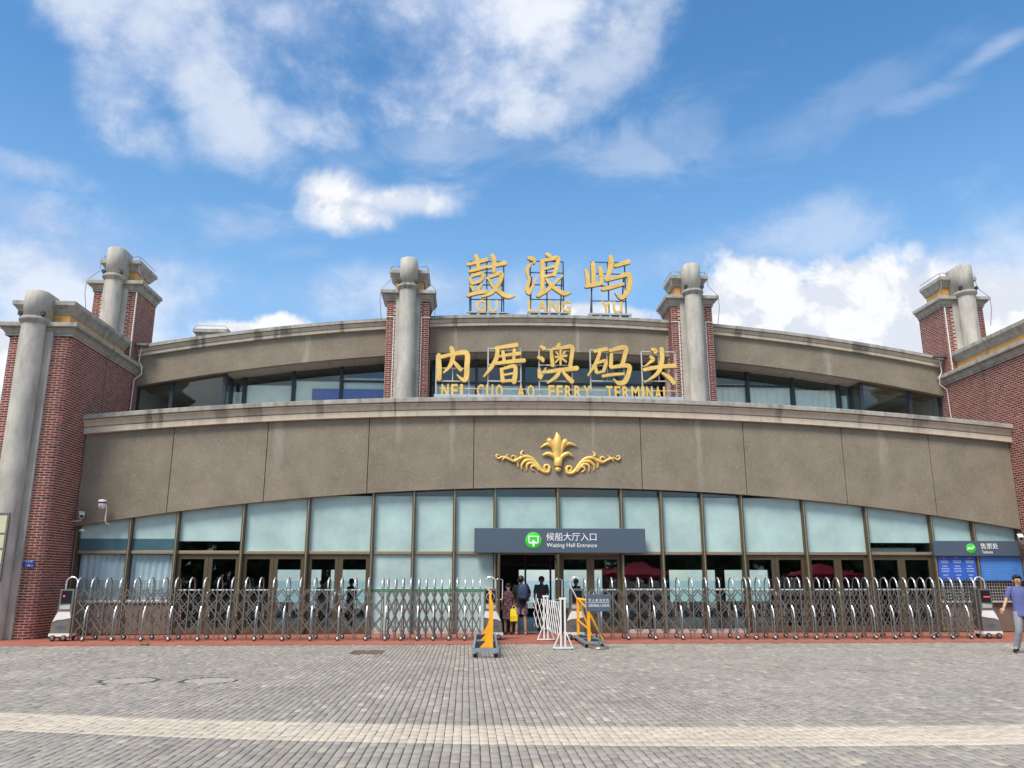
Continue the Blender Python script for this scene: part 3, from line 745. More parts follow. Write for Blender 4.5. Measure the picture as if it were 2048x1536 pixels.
def front_tower(f, side):
    o = MB().box(*sorted((f(-13.6), f(-12.05))), 24.1, 28.1, .005, 8.72).build('front_tower', 'mortar', T)
    ca = [(-12.2+.25*math.sin(t), 24.2-.25*math.cos(t)) for t in lin(0, math.pi/2, 7)]
    path = [(-13.83, 25.2)]+[(-13.58-.25*math.cos(t), 24.2-.25*math.sin(t)) for t in lin(0, math.pi/2, 7)]+ca+[(WL, 29.08)]
    path = [(f(x), y) for x, y in path]
    if side == 'right': path = path[::-1]
    keep = lambda p, z: not (p.y > 25.95 and z < 6.3) and not (abs(p.x-f(-12.95)) < .42 and p.y < 24.1)
    core(path, .005, 8.72, o); lay(o, path, .005, 8.71, keep)
    column(f(-12.95), 23.95, .33, .49, .005, 9.03, 9.98, o)
    cp = [(f(-13.83), 27), (f(-13.83), 23.95), (f(WL), 23.95), (f(WL), 28.82)]; fp = [(f(-13.62), 27), (f(-13.62), 24.15), (f(WL-.22), 24.15), (f(WL-.22), 28.18)]
    if side == 'right': cp, fp = cp[::-1], fp[::-1]
    wrap(cp, CAPL, 8.70, 'lower_cap', 'cap_stone', o)
    xs2 = sorted((f(-13.62), f(WL-.22)))
    MB().box(xs2[0], xs2[1], 24.15, 28.18, 9.05, 9.46).build('ochre_frieze', 'ochre', o)
    wrap(fp, CAPU, 9.44, 'upper_cap', 'cap_stone', o)
    rail_wire([(f(WL-.1), 24.4, 9.78), (f(WL-.08), 26.2, 9.80), (f(WL+.0), 26.22, 9.72), (f(WL-.2), 26.3, 9.3), (f(WL+.22), 26.3, 9.12), (f(WL+.23), 26.35, 8.95), (f(WL+.02), 26.4, 8.6), (f(WL+.02), 26.5, 6.9)], o)
    return o
def rear_tower(f, side, cx, zb, owner_name, deep, both):
    xl, xr = cx-PH, cx+PH
    o = MB().box(xl+.05, xr-.05, 28.3, deep-.05, 6.4, zb).build(owner_name, 'mortar', T)
    path = [(xl, deep), (xl, 28.2), (xr, 28.2), (xr, deep)]
    core(path, 6.4 if both else 8.735, zb, o)
    ymax = deep
    def keep(p, z):
        if abs(p.x-cx) < .40 and p.y < 28.3: return False
        if not both and p.y > 28.86 and z < up_corn(p.x)-.1: return False
        if both and p.y > 28.84 and z < up_corn(p.x)-.1: return False
        return True
    lay(o, path, 6.4 if both else 8.74, zb-.005, keep)
    column(cx, 28.2, .305, .44, 6.5, zb+.36, zb+1.5, o, .28)
    wrap([(xl, deep), (xl, 28.2), (xr, 28.2), (xr, deep)], CAPL, zb-.01, 'lower_cap', 'cap_stone', o)
    MB().box(xl+.27, xr-.27, 28.47, deep-.25, zb+.35, zb+.90).build('ochre_frieze', 'ochre', o)
    wrap([(xl+.25, deep-.2), (xl+.25, 28.44), (xr-.25, 28.44), (xr-.25, deep-.2), (xl+.25, deep-.2)], CAPU, zb+.86, 'upper_cap', 'cap_stone', o)
    h = zb+1.26
    for s in (-1, 1):
        x0 = cx+s*.36; x1 = cx+s*.68
        rail_wire([(x0, 28.35, h+.13), (x1-.06*s, 28.3, h+.14), (x1, 28.5, h+.12), (x1, deep-.2, h+.12)], o)
        rail_wire([(x1, 28.3, h+.1), (x1+.02*s, 28.25, zb+.8), (cx+s*1.0, 28.05, zb+.36), (cx+s*1.01, 28.04, zb-.1), (cx+s*.95, 28.15, zb-.75)], o)
    return o
TW = {}
TW['front left'] = front_tower(lambda x: x, 'left'); TW['front right'] = front_tower(mx, 'right')
RC = WL-PH
TW['rear left'] = rear_tower(None, '', RC, 11.66, 'rear_tower', 29.9, False); TW['rear right'] = rear_tower(None, '', mx(RC), 11.66, 'rear_tower', 29.9, False)
TW['middle left'] = rear_tower(None, '', PX[0], 11.50, 'pier', 29.6, True); TW['middle right'] = rear_tower(None, '', PX[1], 11.50, 'pier', 29.6, True)
for cx in PX:
    for s in (-1, 1):
        w = .012; x = cx+s*.50; zc = 10.86
        part(MB().box(x-w, x+w, 28.165, 28.19, 6.9, zc), 'white_conduit', 'white_paint', TW['middle left'] if cx < 2 else TW['middle right'])
        part(MB().box(*sorted((x-s*w, cx+s*.80)), 28.163, 28.188, zc+.002, zc+.026), 'white_conduit', 'white_paint', TW['middle left'] if cx < 2 else TW['middle right'])
for f, k in ((lambda x: x, 'rear left'), (mx, 'rear right')):
    part(MB().tube([(f(WL-.02), 28.15, 11.62), (f(WL-.02), 28.15, 9.1)], .022, 6), 'drain_pipe', 'white_paint', TW[k])
# bracketed pipe and gutter box where tower and roof meet
for f, k in ((lambda x: x, 'front left'), (mx, 'front right')):
    part(MB().tube([(f(WL+.16), 28.62, 9.75), (f(WL+.12), 28.62, 9.2), (f(WL+.25), 28.6, 9.0), (f(WL+.27), 28.6, 8.72), (f(WL+.05), 28.55, 8.5), (f(WL+.05), 28.5, 6.7)], .026, 6), 'drain_pipe', 'steel_pale', TW[k])
    part(MB().box(*sorted((f(WL+.02), f(WL+.45))), 28.35, 28.55, 9.72, 9.80), 'gutter_bracket', 'steel_dull', TW[k])

# bricks: the 300 that show largest become objects, the rest one mesh per tower
def build_bricks():
    tone = []
    for q in TONES:
        t = random.gauss(1, .16); r = random.random()
        c = (.20*t, .043*t, .031*t)
        if r < .12: c = (.125*t, .03*t, .026*t)
        elif r < .22: c = (.26*t, .062*t, .043*t)
        tone.append(c)
    tone = np.clip(np.array(tone), 0, 1)[[q[7] for q in ALLB]]
    sc = []
    for (o, x, y, a, l, z, h, _) in ALLB:
        n = Vector((math.sin(a), -math.cos(a), 0)); px, py, d = proj((x, y, z))
        facing = (CO-Vector((x, y, z))).normalized().dot(n)
        ok = 0 < px < 2048 and 0 < py < 1150 and l > .2 and facing > .1
        sc.append(-l*facing/(d*d) if ok else 1e9)
    big = set(int(i) for i in np.argsort(sc)[:300])
    FACES = np.array([[0, 1, 5, 4], [1, 2, 6, 5], [2, 3, 7, 6], [3, 0, 4, 7], [4, 5, 6, 7]])
    def shape(l, h, pr):
        hx, hz = l/2, h/2
        return np.array([(-hx, .02, -hz), (hx, .02, -hz), (hx, .02, hz), (-hx, .02, hz), (-hx+.003, -pr, -hz+.003), (hx-.003, -pr, -hz+.003), (hx-.003, -pr, hz-.003), (-hx+.003, -pr, hz-.003)])
    per = {}
    for i, q in enumerate(ALLB): per.setdefault(q[0].name, []).append(i)
    cache = {}
    for name, ids in per.items():
        owner = bpy.data.objects[name]; off = world_off(owner); V = []; tn = []; n = 0
        for i in ids:
            o, x, y, a, l, z, h, q7 = ALLB[i]
            if i in big:
                key = (round(l, 2), round(h, 3), tuple((tone[i]/.03).astype(int)))
                if key not in cache:
                    m = bulk_mesh('brick', shape(l, h, .0035), FACES, np.repeat(tone[i][None], 5, axis=0)); m.materials.append(MATS['brick']); cache[key] = m
                b = link('brick', cache[key], owner); b.location = Vector((x, y, z))-off; b.rotation_euler = (0, 0, a); continue
            s = shape(l, h, (.0015+.004*((q7*37 % 101)/101))); ca, sa = math.cos(a), math.sin(a)
            V.append(np.c_[s[:, 0]*ca-s[:, 1]*sa+x-off.x, s[:, 0]*sa+s[:, 1]*ca+y-off.y, s[:, 2]+z-off.z]); tn.append(tone[i]); n += 1
        F = (FACES[None]+np.arange(n)[:, None, None]*8).reshape(-1, 4)
        me = bulk_mesh('bricks', np.concatenate(V), F, np.repeat(np.array(tn), 5, axis=0)); me.materials.append(MATS['brick'])
        link('bricks', me, owner, kind='stuff')
build_bricks()

words = {'front left': ('nearest column at the left', -12.95, 23.70, .33, 9.155), 'front right': ('nearest column at the right', mx(-12.95), 23.70, .33, 9.155),
         'rear left': ('column of the rear left tower', RC, 27.92, .305, 12.145), 'rear right': ('column of the rear right tower', mx(RC), 27.92, .305, 12.145),
         'middle left': ('column left of the gold roof sign', PX[0], 27.92, .305, 11.985), 'middle right': ('column right of the gold roof sign', PX[1], 27.92, .305, 11.985)}
for k, (w, cx, cy, r, z) in words.items():
    for s, t in ((-1, 'left'), (1, 'right')):
        a = R_(-90+s*58); flood(cx+(r+.058)*math.cos(a), cy+(r+.058)*math.sin(a), z, 'black floodlight on the %s, %s one' % (w, t))
# chimney-like parapet block on the roof behind the left cornice
o = thing('roof_vent', 'small grey parapet block with wire rail behind the left roof edge', 'roof vent', tuple(at(428, 672, 33.0)))
MB().box(-.62, .62, -.4, .4, -.9, .02).build('block', 'cap_stone', o, local=True)
wrap2 = MB().box(-.72, .72, -.5, .5, .021, .16).build('coping', 'cap_stone', o, local=True)
MB().tube([(-.7, -.45, .16), (-.62, -.45, .3), (.55, -.45, .3), (.72, -.45, .16)], .012, 5).build('wire_rail', 'steel_dull', o, local=True)

# ---------------------------------------------------------------- gold characters (brush strokes: x, y, half width on a sheet)
def spline(pts, n=5):
    out = []
    P = [Vector(p) for p in pts]; P = [P[0]*2-P[1]]+P+[P[-1]*2-P[-2]]
    for i in range(1, len(P)-2):
        for k in range(n):
            t = k/n; a, b, c, d = P[i-1:i+3]
            out.append(.5*((2*b)+(c-a)*t+(2*a-5*b+4*c-d)*t*t+(3*b-a-3*c+d)*t**3))
    out.append(P[-2]); return out
def stroke_poly(st, corner=.6):
    if len(st) == 2: st = [st[0], tuple((a+b)/2 for a, b in zip(*st)), st[1]]
    P = spline(st, 8); L, Rr = [], []
    for i, p in enumerate(P):
        d = (P[min(i+1, len(P)-1)]-P[max(i-1, 0)]); d = Vector((d.x, d.y, 0)).normalized(); n = Vector((-d.y, d.x, 0)); w = max(p.z, 2)*1.2
        if i == 0: d0 = d
        L.append((p.x+n.x*w, p.y+n.y*w)); Rr.append((p.x-n.x*w, p.y-n.y*w))
    dl = d; a = P[0]; b = P[-1]
    head = [(a.x-d0.x*a.z*.75, a.y-d0.y*a.z*.75)]; tail = [(b.x+dl.x*max(b.z, 2)*.8, b.y+dl.y*max(b.z, 2)*.8)]
    return L, Rr, head, tail
def brush(strokes, conv, thick, name, m, parent, y0):
    """every stroke a chamfered ribbon of its own depth, fused into one character"""
    mb = MB()
    for si, st in enumerate(strokes):
        L, Rr, head, tail = stroke_poly(st); n = len(L)
        yf = y0-.0025*si; cen = [((a[0]+b[0])/2, (a[1]+b[1])/2) for a, b in zip(L, Rr)]
        def q(p, y): x, z = conv(p); return (x, y, z)
        def inner(p, c): return (p[0]+(c[0]-p[0])*.14, p[1]+(c[1]-p[1])*.14)
        vs = []
        for i in range(n):
            l, r, c = L[i], Rr[i], cen[i]
            vs += [q(l, yf+thick), q(l, yf+.018), q(inner(l, c), yf), q(inner(r, c), yf), q(r, yf+.018), q(r, yf+thick)]
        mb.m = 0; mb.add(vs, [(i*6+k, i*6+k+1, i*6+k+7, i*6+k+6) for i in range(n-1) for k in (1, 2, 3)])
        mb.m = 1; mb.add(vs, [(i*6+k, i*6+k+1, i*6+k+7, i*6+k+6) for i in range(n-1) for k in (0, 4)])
        for end, e, i in ((head, cen[0], 0), (tail, cen[-1], n-1)):
            t = end[0]; l, r, c = L[i], Rr[i], cen[i]; tt = (t[0]+(c[0]-t[0])*.2, t[1]+(c[1]-t[1])*.2)
            mb.m = 0; mb.add([q(l, yf+.018), q(inner(l, c), yf), q(inner(r, c), yf), q(r, yf+.018), q(t, yf+.018), q(tt, yf)], [(0, 1, 5, 4), (1, 2, 5), (2, 3, 4, 5)])
            mb.m = 1; mb.add([q(l, yf+.018), q(t, yf+.018), q(r, yf+.018), q(l, yf+thick), q(t, yf+thick), q(r, yf+thick)], [(0, 1, 4, 3), (1, 2, 5, 4)])
    return mb.build(name, [m, 'gold_side_shade'], parent)
G = {}
G['gu'] = [[(178, 198, 13), (300, 168, 17), (385, 145, 17)], [(262, 100, 17), (284, 165, 20), (290, 232, 15)], [(196, 268, 13), (290, 245, 16), (395, 215, 13)],
           [(208, 325, 15), (212, 360, 15), (225, 400, 12)], [(215, 322, 12), (290, 295, 16), (335, 295, 18), (330, 345, 15), (298, 378, 13)], [(222, 398, 12), (270, 382, 13), (315, 370, 13)],
           [(208, 418, 10), (232, 440, 15), (240, 468, 11)], [(325, 398, 9), (305, 430, 14), (290, 462, 12)], [(178, 518, 14), (280, 488, 17), (378, 475, 17)],
           [(432, 100, 19), (452, 165, 22), (447, 280, 15)], [(388, 232, 11), (480, 205, 16), (572, 182, 20)],
           [(370, 345, 10), (450, 312, 15), (528, 292, 19), (505, 385, 19), (430, 485, 17), (325, 532, 7)], [(392, 345, 10), (440, 420, 15), (530, 498, 20), (600, 528, 19), (665, 520, 5)]]
G['lang'] = [[(800, 128, 14), (845, 140, 20), (865, 160, 15), (860, 188, 8)], [(832, 185, 9), (795, 235, 16), (790, 290, 12)], [(788, 285, 11), (812, 350, 15), (790, 440, 17), (803, 492, 18)], [(806, 500, 15), (845, 425, 13), (895, 312, 4)],
             [(985, 88, 13), (1018, 108, 18), (1038, 128, 11)], [(935, 158, 13), (1010, 150, 14), (1100, 132, 20), (1100, 200, 18), (1065, 312, 17)], [(945, 165, 19), (947, 330, 20), (940, 480, 18), (905, 520, 18)],
             [(965, 245, 11), (1068, 218, 12)], [(965, 325, 11), (1062, 300, 12)], [(892, 522, 14), (985, 470, 17), (1060, 402, 13), (1155, 312, 7)], [(985, 345, 11), (1042, 420, 16), (1130, 480, 19), (1180, 498, 19), (1245, 485, 5)]]
G['yu'] = [[(1392, 250, 14), (1408, 320, 18), (1415, 420, 18)], [(1465, 180, 20), (1472, 290, 20), (1470, 400, 18)], [(1388, 425, 14), (1480, 405, 18), (1565, 390, 14)], [(1538, 228, 18), (1550, 300, 20), (1552, 395, 17)],
           [(1642, 108, 15), (1652, 180, 24), (1632, 280, 20), (1600, 358, 15)], [(1690, 215, 14), (1760, 192, 18), (1840, 168, 20)], [(1595, 362, 13), (1720, 328, 16), (1825, 305, 22), (1845, 380, 21), (1820, 470, 22), (1758, 542, 17), (1690, 488, 4)],
           [(1558, 452, 17), (1650, 432, 18), (1780, 398, 13)]]
G['nei'] = [[(106, 145, 12), (110, 250, 17), (108, 345, 17)], [(110, 172, 12), (200, 152, 13), (318, 138, 17), (325, 240, 18), (318, 330, 17), (292, 345, 13), (245, 305, 4)], [(203, 92, 15), (217, 160, 16), (195, 235, 13), (142, 292, 5)], [(222, 205, 9), (250, 238, 14), (280, 272, 14)]]
G['cuo'] = [[(542, 102, 11), (640, 86, 13), (715, 76, 15)], [(562, 108, 13), (552, 180, 15), (510, 252, 13), (452, 322, 5)], [(602, 122, 11), (612, 200, 12)], [(690, 108, 11), (686, 190, 11)], [(572, 165, 8), (650, 152, 11), (738, 142, 13)],
            [(530, 222, 10), (650, 206, 13), (772, 196, 14)], [(590, 258, 11), (602, 360, 15)], [(600, 262, 9), (690, 242, 13), (698, 300, 15), (686, 368, 17)], [(612, 308, 7), (682, 296, 8)], [(605, 356, 10), (685, 350, 10)]]
G['ao'] = [[(893, 86, 11), (925, 108, 15)], [(872, 168, 10), (905, 185, 14), (915, 205, 9)], [(882, 262, 11), (888, 328, 14)], [(890, 336, 11), (912, 295, 9), (935, 252, 4)], [(1042, 66, 11), (1018, 104, 12)], [(975, 112, 11), (988, 240, 14)],
           [(985, 108, 9), (1060, 98, 11), (1135, 94, 15), (1133, 170, 13), (1122, 242, 13)], [(1047, 112, 7), (1047, 232, 7)], [(1005, 172, 7), (1095, 160, 8)], [(1012, 132, 6), (1030, 152, 7)], [(1084, 128, 6), (1064, 150, 7)], [(1036, 182, 7), (1008, 214, 5)], [(1056, 180, 7), (1092, 208, 7)],
           [(905, 290, 10), (1050, 272, 14), (1180, 257, 16)], [(1046, 262, 11), (1016, 320, 13), (945, 372, 5)], [(1066, 288, 9), (1105, 332, 14), (1140, 365, 16)]]
G['ma'] = [[(1308, 128, 9), (1355, 116, 12), (1408, 108, 14)], [(1352, 132, 11), (1325, 212, 13), (1258, 314, 5)], [(1315, 228, 9), (1326, 290, 12)], [(1322, 218, 8), (1398, 202, 12), (1382, 275, 11)], [(1325, 292, 9), (1388, 280, 9)],
           [(1425, 122, 11), (1545, 98, 17), (1542, 170, 14), (1522, 240, 14)], [(1442, 142, 11), (1436, 245, 13)], [(1430, 250, 10), (1568, 238, 15), (1576, 290, 15), (1546, 358, 17), (1500, 374, 13), (1455, 340, 4)], [(1370, 318, 10), (1450, 306, 11), (1538, 300, 8)]]
G['tou'] = [[(1752, 106, 9), (1782, 122, 15), (1775, 140, 8)], [(1742, 165, 9), (1762, 188, 14), (1740, 210, 9), (1700, 240, 4)], [(1692, 268, 12), (1810, 246, 13), (1938, 236, 15)], [(1828, 100, 14), (1832, 200, 15), (1800, 292, 13), (1700, 366, 4)], [(1832, 290, 7), (1890, 332, 15), (1928, 375, 14)]]
def conv_for(x0, y0, s, Y):
    def c(p):
        q = at(x0+p[0]/s, y0+p[1]/s, Y); return q.x, q.z
    return c
def fit_letter(t, x0, wd, share_):
    """scale a letter to its share of the slot (an I keeps its width) and centre it there"""
    xs = [v.co.x for v in t.data.vertices]; a, b = min(xs), max(xs); f = min(1.1, wd*share_/(b-a))
    for v in t.data.vertices: v.co.x = x0+wd/2+(v.co.x-(a+b)/2)*f
# --- three signs on the roof
YS = 28.72
c1 = conv_for(900, 490, 5.12, YS)
rows = [('gu', 'GU', (205, 552), (170, 607), (255, 500), 690, 150, 'gold character sign on roof reading GU'), ('lang', 'LANG', (825, 1165), (795, 1232), (783, 1238), 690, 150, 'gold character sign on roof reading LANG'), ('yu', 'YU', (1452, 1800), (1420, 1858), (1520, 1752), 705, 160, 'gold character sign on roof reading YU')]
for key, lat, (fx0, fx1), (bx0, bx1), (tx0, tx1), by, ty, lab in rows:
    bl = c1((bx0, by+20)); br = c1((bx1, by+20)); zb = up_corn((bl[0]+br[0])/2)+.40; ztop = c1((bx0, by))[1]+.02
    o = thing('rooftop_sign', lab, 'sign', ((bl[0]+br[0])/2, YS, zb), group='gold signs on the roof edge')
    n = 4; w = (br[0]-bl[0])/n
    MB().box(bl[0], br[0], YS-.07, YS+.3, zb+.06, ztop).build('base', 'sill_metal', o)
    for q in range(n+1):
        x = bl[0]+.06+q*(br[0]-bl[0]-.12)/n; MB().box(x-.05, x+.05, YS-.05, YS+.25, zb-.06, zb+.06).build('foot', 'sill_metal', o)
    xl, xr = c1((fx0, 300))[0], c1((fx1, 300))[0]; zt = c1((fx0, ty))[1]
    f = MB(); yb = YS+.18
    for x in (xl, (xl+xr)/2, xr): f.bar((x, yb, ztop), (x, yb, zt), .045)
    for t in (0, .30, .62, 1): f.bar((xl, yb-.03, zt+(ztop+.55-zt)*t), (xr, yb-.03, zt+(ztop+.55-zt)*t), .035)
    f.build('frame', 'frame_pole', o)
    for x in (xl+.05, xr-.05): MB().bar((x, yb+.9, zb-.02), (x, yb+.03, zb+(zt-zb)*.72), .045).build('brace', 'frame_pole', o)
    brush(G[key], c1, .13, 'character', 'gold', o, YS)
    a = c1((tx0, 0))[0]; b = c1((tx1, 0))[0]; zl = c1((tx0, 682 if key != 'yu' else 697))[1]; hgt = c1((tx0, 567))[1]-c1((tx0, 682))[1]
    nl = len(lat)
    widths = {'G': 1.15, 'U': 1.05, 'L': .85, 'A': 1.1, 'N': 1.1, 'Y': 1.05}; tw = sum(widths[k] for k in lat); x = a
    for k in lat:
        wd = (b-a)*widths[k]/tw; t = text('letter', k, hgt/.70, x, YS-.04, zl, 'gold', o, off=.018, ext=.03); fit_letter(t, x-o.location.x, wd, .84); x += wd
# --- the long sign above the entrance band
YS2 = 25.78
c2 = conv_for(850, 670, 3.864, YS2)
zb2 = low_corn(XC)+.585
o = thing('long_sign', 'long gold sign of five characters and FERRY TERMINAL over the lower cornice', 'sign', (XC, YS2, zb2))
xl, xr = c2((70, 470))[0], c2((1985, 490))[0]
n = 15; w = (xr-xl)/n
for q in range(n):
    x = xl+q*w; MB().cbox(x+.006, x+w-.006, YS2-.30, YS2-.16, zb2-.035, zb2+.075, .012).build('base_panel', 'sill_metal', o)
MB().box(xl+.1, xr-.1, YS2-.15, YS2+.1, zb2-.04, zb2+.05).build('base_beam', 'steel_dull', o)
for key, fx0, fx1, ty in (('nei', 85, 340, 150), ('cuo', 487, 742, 97), ('ao', 885, 1140, 105), ('ma', 1283, 1545, 110), ('tou', 1683, 1945, 122)):
    a, b = c2((fx0, 300))[0], c2((fx1, 300))[0]; zt = c2((fx0, ty))[1]; zm = c2((fx0, 350))[1]
    f = MB(); yb = YS2+.12
    for x in (a, b): f.bar((x, yb, zb2), (x, yb, zt), .04)
    f.bar(((a+b)/2, yb, zm), ((a+b)/2, yb, zt), .03)
    for z in (zt, zm, (zt+zm)/2): f.bar((a, yb-.025, z), (b, yb-.025, z), .035)
    f.build('frame', 'frame_pale', o)
    brush(G[key], c2, .11, 'character', 'gold', o, YS2)
MB().bar((xl+.15, YS2+.05, c2((85, 408))[1]), (xr-.15, YS2+.05, c2((85, 408))[1]), .03).build('rail', 'frame_pale', o)
zl, zh = zb2+.055, c2((100, 382))[1]
for wrd, a, b in (('NEI', 118, 302), ('CUO', 390, 610), ('AO', 703, 853), ('FERRY', 945, 1285), ('TERMINAL', 1388, 1885)):
    A, B_ = c2((a, 400))[0], c2((b, 400))[0]; W = {'I': .55, 'M': 1.3, 'E': .95, 'F': .9, 'L': .9}; tw = sum(W.get(k, 1.05) for k in wrd); x = A
    for k in wrd:
        wd = (B_-A)*W.get(k, 1.05)/tw; t = text('letter', k, (zh-zl)/.70, x, YS2-.06, zl, 'gold_paint', o, off=.012, ext=.025); fit_letter(t, x-o.location.x, wd, .74); x += wd

# --- gilded ornament
ce = conv_for(940, 840, 5.689, 25.6)
o = thing('gilded_ornament', 'gilded leaf and scroll ornament on the stucco band over the entrance', 'ornament', (2.85, 25.6, 5.4))
def relief(name, pts, parent, bulge=.5, y=25.55, lift=0.0):
    """tapered moulded ribbon with a rounded back: (x, y, half width)"""
    P = spline(pts, 6); rings = []
    for i, p in enumerate(P):
        d = P[min(i+1, len(P)-1)]-P[max(i-1, 0)]; d = Vector((d.x, d.y, 0)).normalized(); nn = Vector((-d.y, d.x, 0)); w = max(p.z, 1.5); rg = []
        for k in range(7):
            t = math.pi*k/6; xx = p.x+nn.x*w*math.cos(t); yy = p.y+nn.y*w*math.cos(t); x, z = ce((xx, yy)); rg.append((x, y+.045-lift-math.sin(t)*w*.00245*bulge*2.2-.005, z))
        rings.append(rg)
    return MB().sweep(rings, smooth=True).build(name, 'gold', parent)
leaves = [[(1000, 520, 30), (998, 400, 40), (990, 280, 52), (995, 200, 40), (985, 140, 6)], [(985, 470, 16), (960, 340, 26), (905, 240, 36), (895, 205, 10)], [(1015, 470, 16), (1040, 340, 26), (1080, 250, 36), (1092, 215, 10)],
          [(985, 420, 14), (950, 320, 22), (880, 278, 22), (795, 318, 6)], [(1015, 420, 14), (1050, 320, 22), (1125, 272, 22), (1215, 300, 6)], [(985, 480, 18), (960, 420, 24), (890, 385, 24), (820, 405, 8)], [(1018, 480, 18), (1045, 420, 24), (1110, 385, 24), (1168, 415, 8)],
          [(1000, 530, 40), (1000, 480, 46), (975, 440, 30)], [(1000, 530, 40), (1002, 480, 46), (1030, 440, 30)]]
pal = thing('palmette', '', '', (2.85, 25.6, 5.4)); bpy.data.objects.remove(pal)
pal = MB().ell((ce((1000, 565))[0], 25.53, ce((1000, 565))[1]), (.10, .07, .09)).build('palmette', 'gold', o)
for i, l in enumerate(leaves): relief('leaf', l, pal, lift=.006*i)
def scroll(mirror):
    f = (lambda p: (2000-p[0], p[1]+14, p[2])) if mirror else (lambda p: p)
    S = [[(905, 535, 16), (885, 515, 14), (852, 520, 14), (848, 555, 13), (875, 568, 9)], [(905, 530, 18), (890, 590, 20), (820, 580, 20), (760, 500, 20), (690, 430, 20), (600, 420, 22), (545, 470, 16), (548, 540, 8)],
         [(850, 592, 12), (790, 545, 16), (720, 470, 17), (640, 460, 20), (590, 510, 15), (592, 570, 6)], [(820, 590, 12), (760, 530, 15), (700, 490, 17), (650, 510, 16), (645, 580, 6)], [(790, 580, 10), (740, 525, 14), (700, 530, 14), (700, 560, 10), (735, 580, 5)],
         [(590, 405, 18), (582, 375, 14), (608, 345, 4)], [(560, 440, 18), (500, 470, 18), (430, 440, 15), (370, 420, 11), (320, 440, 11), (295, 410, 10), (318, 395, 8), (335, 410, 6)], [(500, 465, 10), (520, 425, 11), (485, 408, 10), (470, 432, 8)], [(440, 435, 9), (408, 412, 8), (440, 392, 4)], [(400, 430, 8), (375, 445, 8), (365, 470, 3)]]
    base = relief('scroll', [f(p) for p in S[1]], o)
    for i, p in enumerate(S):
        if i != 1: relief('tendril', [f(q) for q in p], base, lift=.004*i)
scroll(False); scroll(True)

# ---------------------------------------------------------------- signs on the glass front
def signboard(x0, x1, z0, z1, y, lab, name, cx, lines, icon):
    o = thing(name, lab, 'sign', ((x0+x1)/2, y, z0))
    MB().cbox(x0, x1, y, y+.22, z0, z1, .012).build('panel', 'slate', o)
    h = z1-z0; r = h*.34; zc = z0+h*.5
    MB().lathe([(0, -.014), (r-.01, -.014), (r, -.008), (r, .0)], cx, y, 36, axis='y', cz=zc).build('roundel', 'sign_green', o)
    for s, x, z, m_ in lines: text('lettering', s, h*m_, x, y-.008, z, 'sign_white', o, off=0)
    ic = MB(); yb, yf = y-.016, y-.022
    if icon == 'in':
        ic.box(cx-r*.62, cx-r*.48, yf, yb, zc-r*.20, zc+r*.56); ic.box(cx+r*.48, cx+r*.62, yf, yb, zc-r*.20, zc+r*.56); ic.box(cx-r*.479, cx+r*.479, yf, yb, zc+r*.43, zc+r*.56)
        ic.box(cx-r*.61, cx-r*.3, yf-.001, yb, zc-r*.32, zc-r*.20); ic.box(cx+r*.3, cx+r*.61, yf-.001, yb, zc-r*.32, zc-r*.20)
        ic.prism([(cx-r*.13, zc-r*.7), (cx+r*.13, zc-r*.7), (cx+r*.13, zc-r*.15), (cx-r*.13, zc-r*.15)], yf-.002, yb)
        ic.prism([(cx-r*.42, zc-r*.38), (cx-r*.28, zc-r*.45), (cx, zc-r*.12), (cx+r*.28, zc-r*.45), (cx+r*.42, zc-r*.38), (cx, zc+r*.12)], yf-.004, yb)
    else:
        ic.prism([(cx-r*.85, zc-r*.35), (cx-r*.8, zc+r*.05), (cx-r*.4, zc+r*.3), (cx, zc+r*.22), (cx+r*.2, zc-r*.1), (cx-r*.1, zc-r*.2), (cx-r*.4, zc-r*.1)], yf, yb)
        ic.prism([(cx+r*.0, zc-r*.3), (cx+r*.25, zc-r*.18), (cx+r*.7, zc+r*.3), (cx+r*.55, zc+r*.35), (cx+r*.3, zc+r*.02)], yf-.002, yb)
        ic.prism([(cx+r*.3, zc+r*.1), (cx+r*.45, zc+r*.1), (cx+r*.5, zc+r*.6), (cx+r*.35, zc+r*.55)], yf-.003, yb)
    ic.build('pictogram', 'sign_white', o); return o
pxz = lambda px, py, Y: (at(px, py, Y).x, at(px, py, Y).z)
YB = 25.42
x0, z1 = pxz(949, 1056, YB); x1, _ = pxz(1290, 1058, YB); z0 = pxz(1117, 1106, YB)[1]
h = z1-z0
signboard(x0, x1, z0, z1, YB, 'dark slate sign over the doors reading Waiting Hall Entrance', 'entrance_sign', pxz(1067, 1080, YB)[0],
          [('候船大厅入口', pxz(1092, 1080, YB)[0], z0+h*.52, .355), ('Waiting Hall Entrance', pxz(1093, 1080, YB)[0], z0+h*.235, .235)], 'in')
YT = 25.58
x0, z1 = pxz(1868, 1082, YT); z0 = pxz(1868, 1112, YT)[1]; x1 = WR-.15; h = z1-z0
signboard(x0, x1, z0, z1, YT, 'dark slate sign reading Tickets at the right end of the glass front', 'tickets_sign', pxz(1942, 1096, YT)[0],
          [('售票处', pxz(1961, 1096, YT)[0], z0+h*.50, .42), ('Tickets', pxz(1962, 1096, YT)[0], z0+h*.17, .27)], 'ticket')
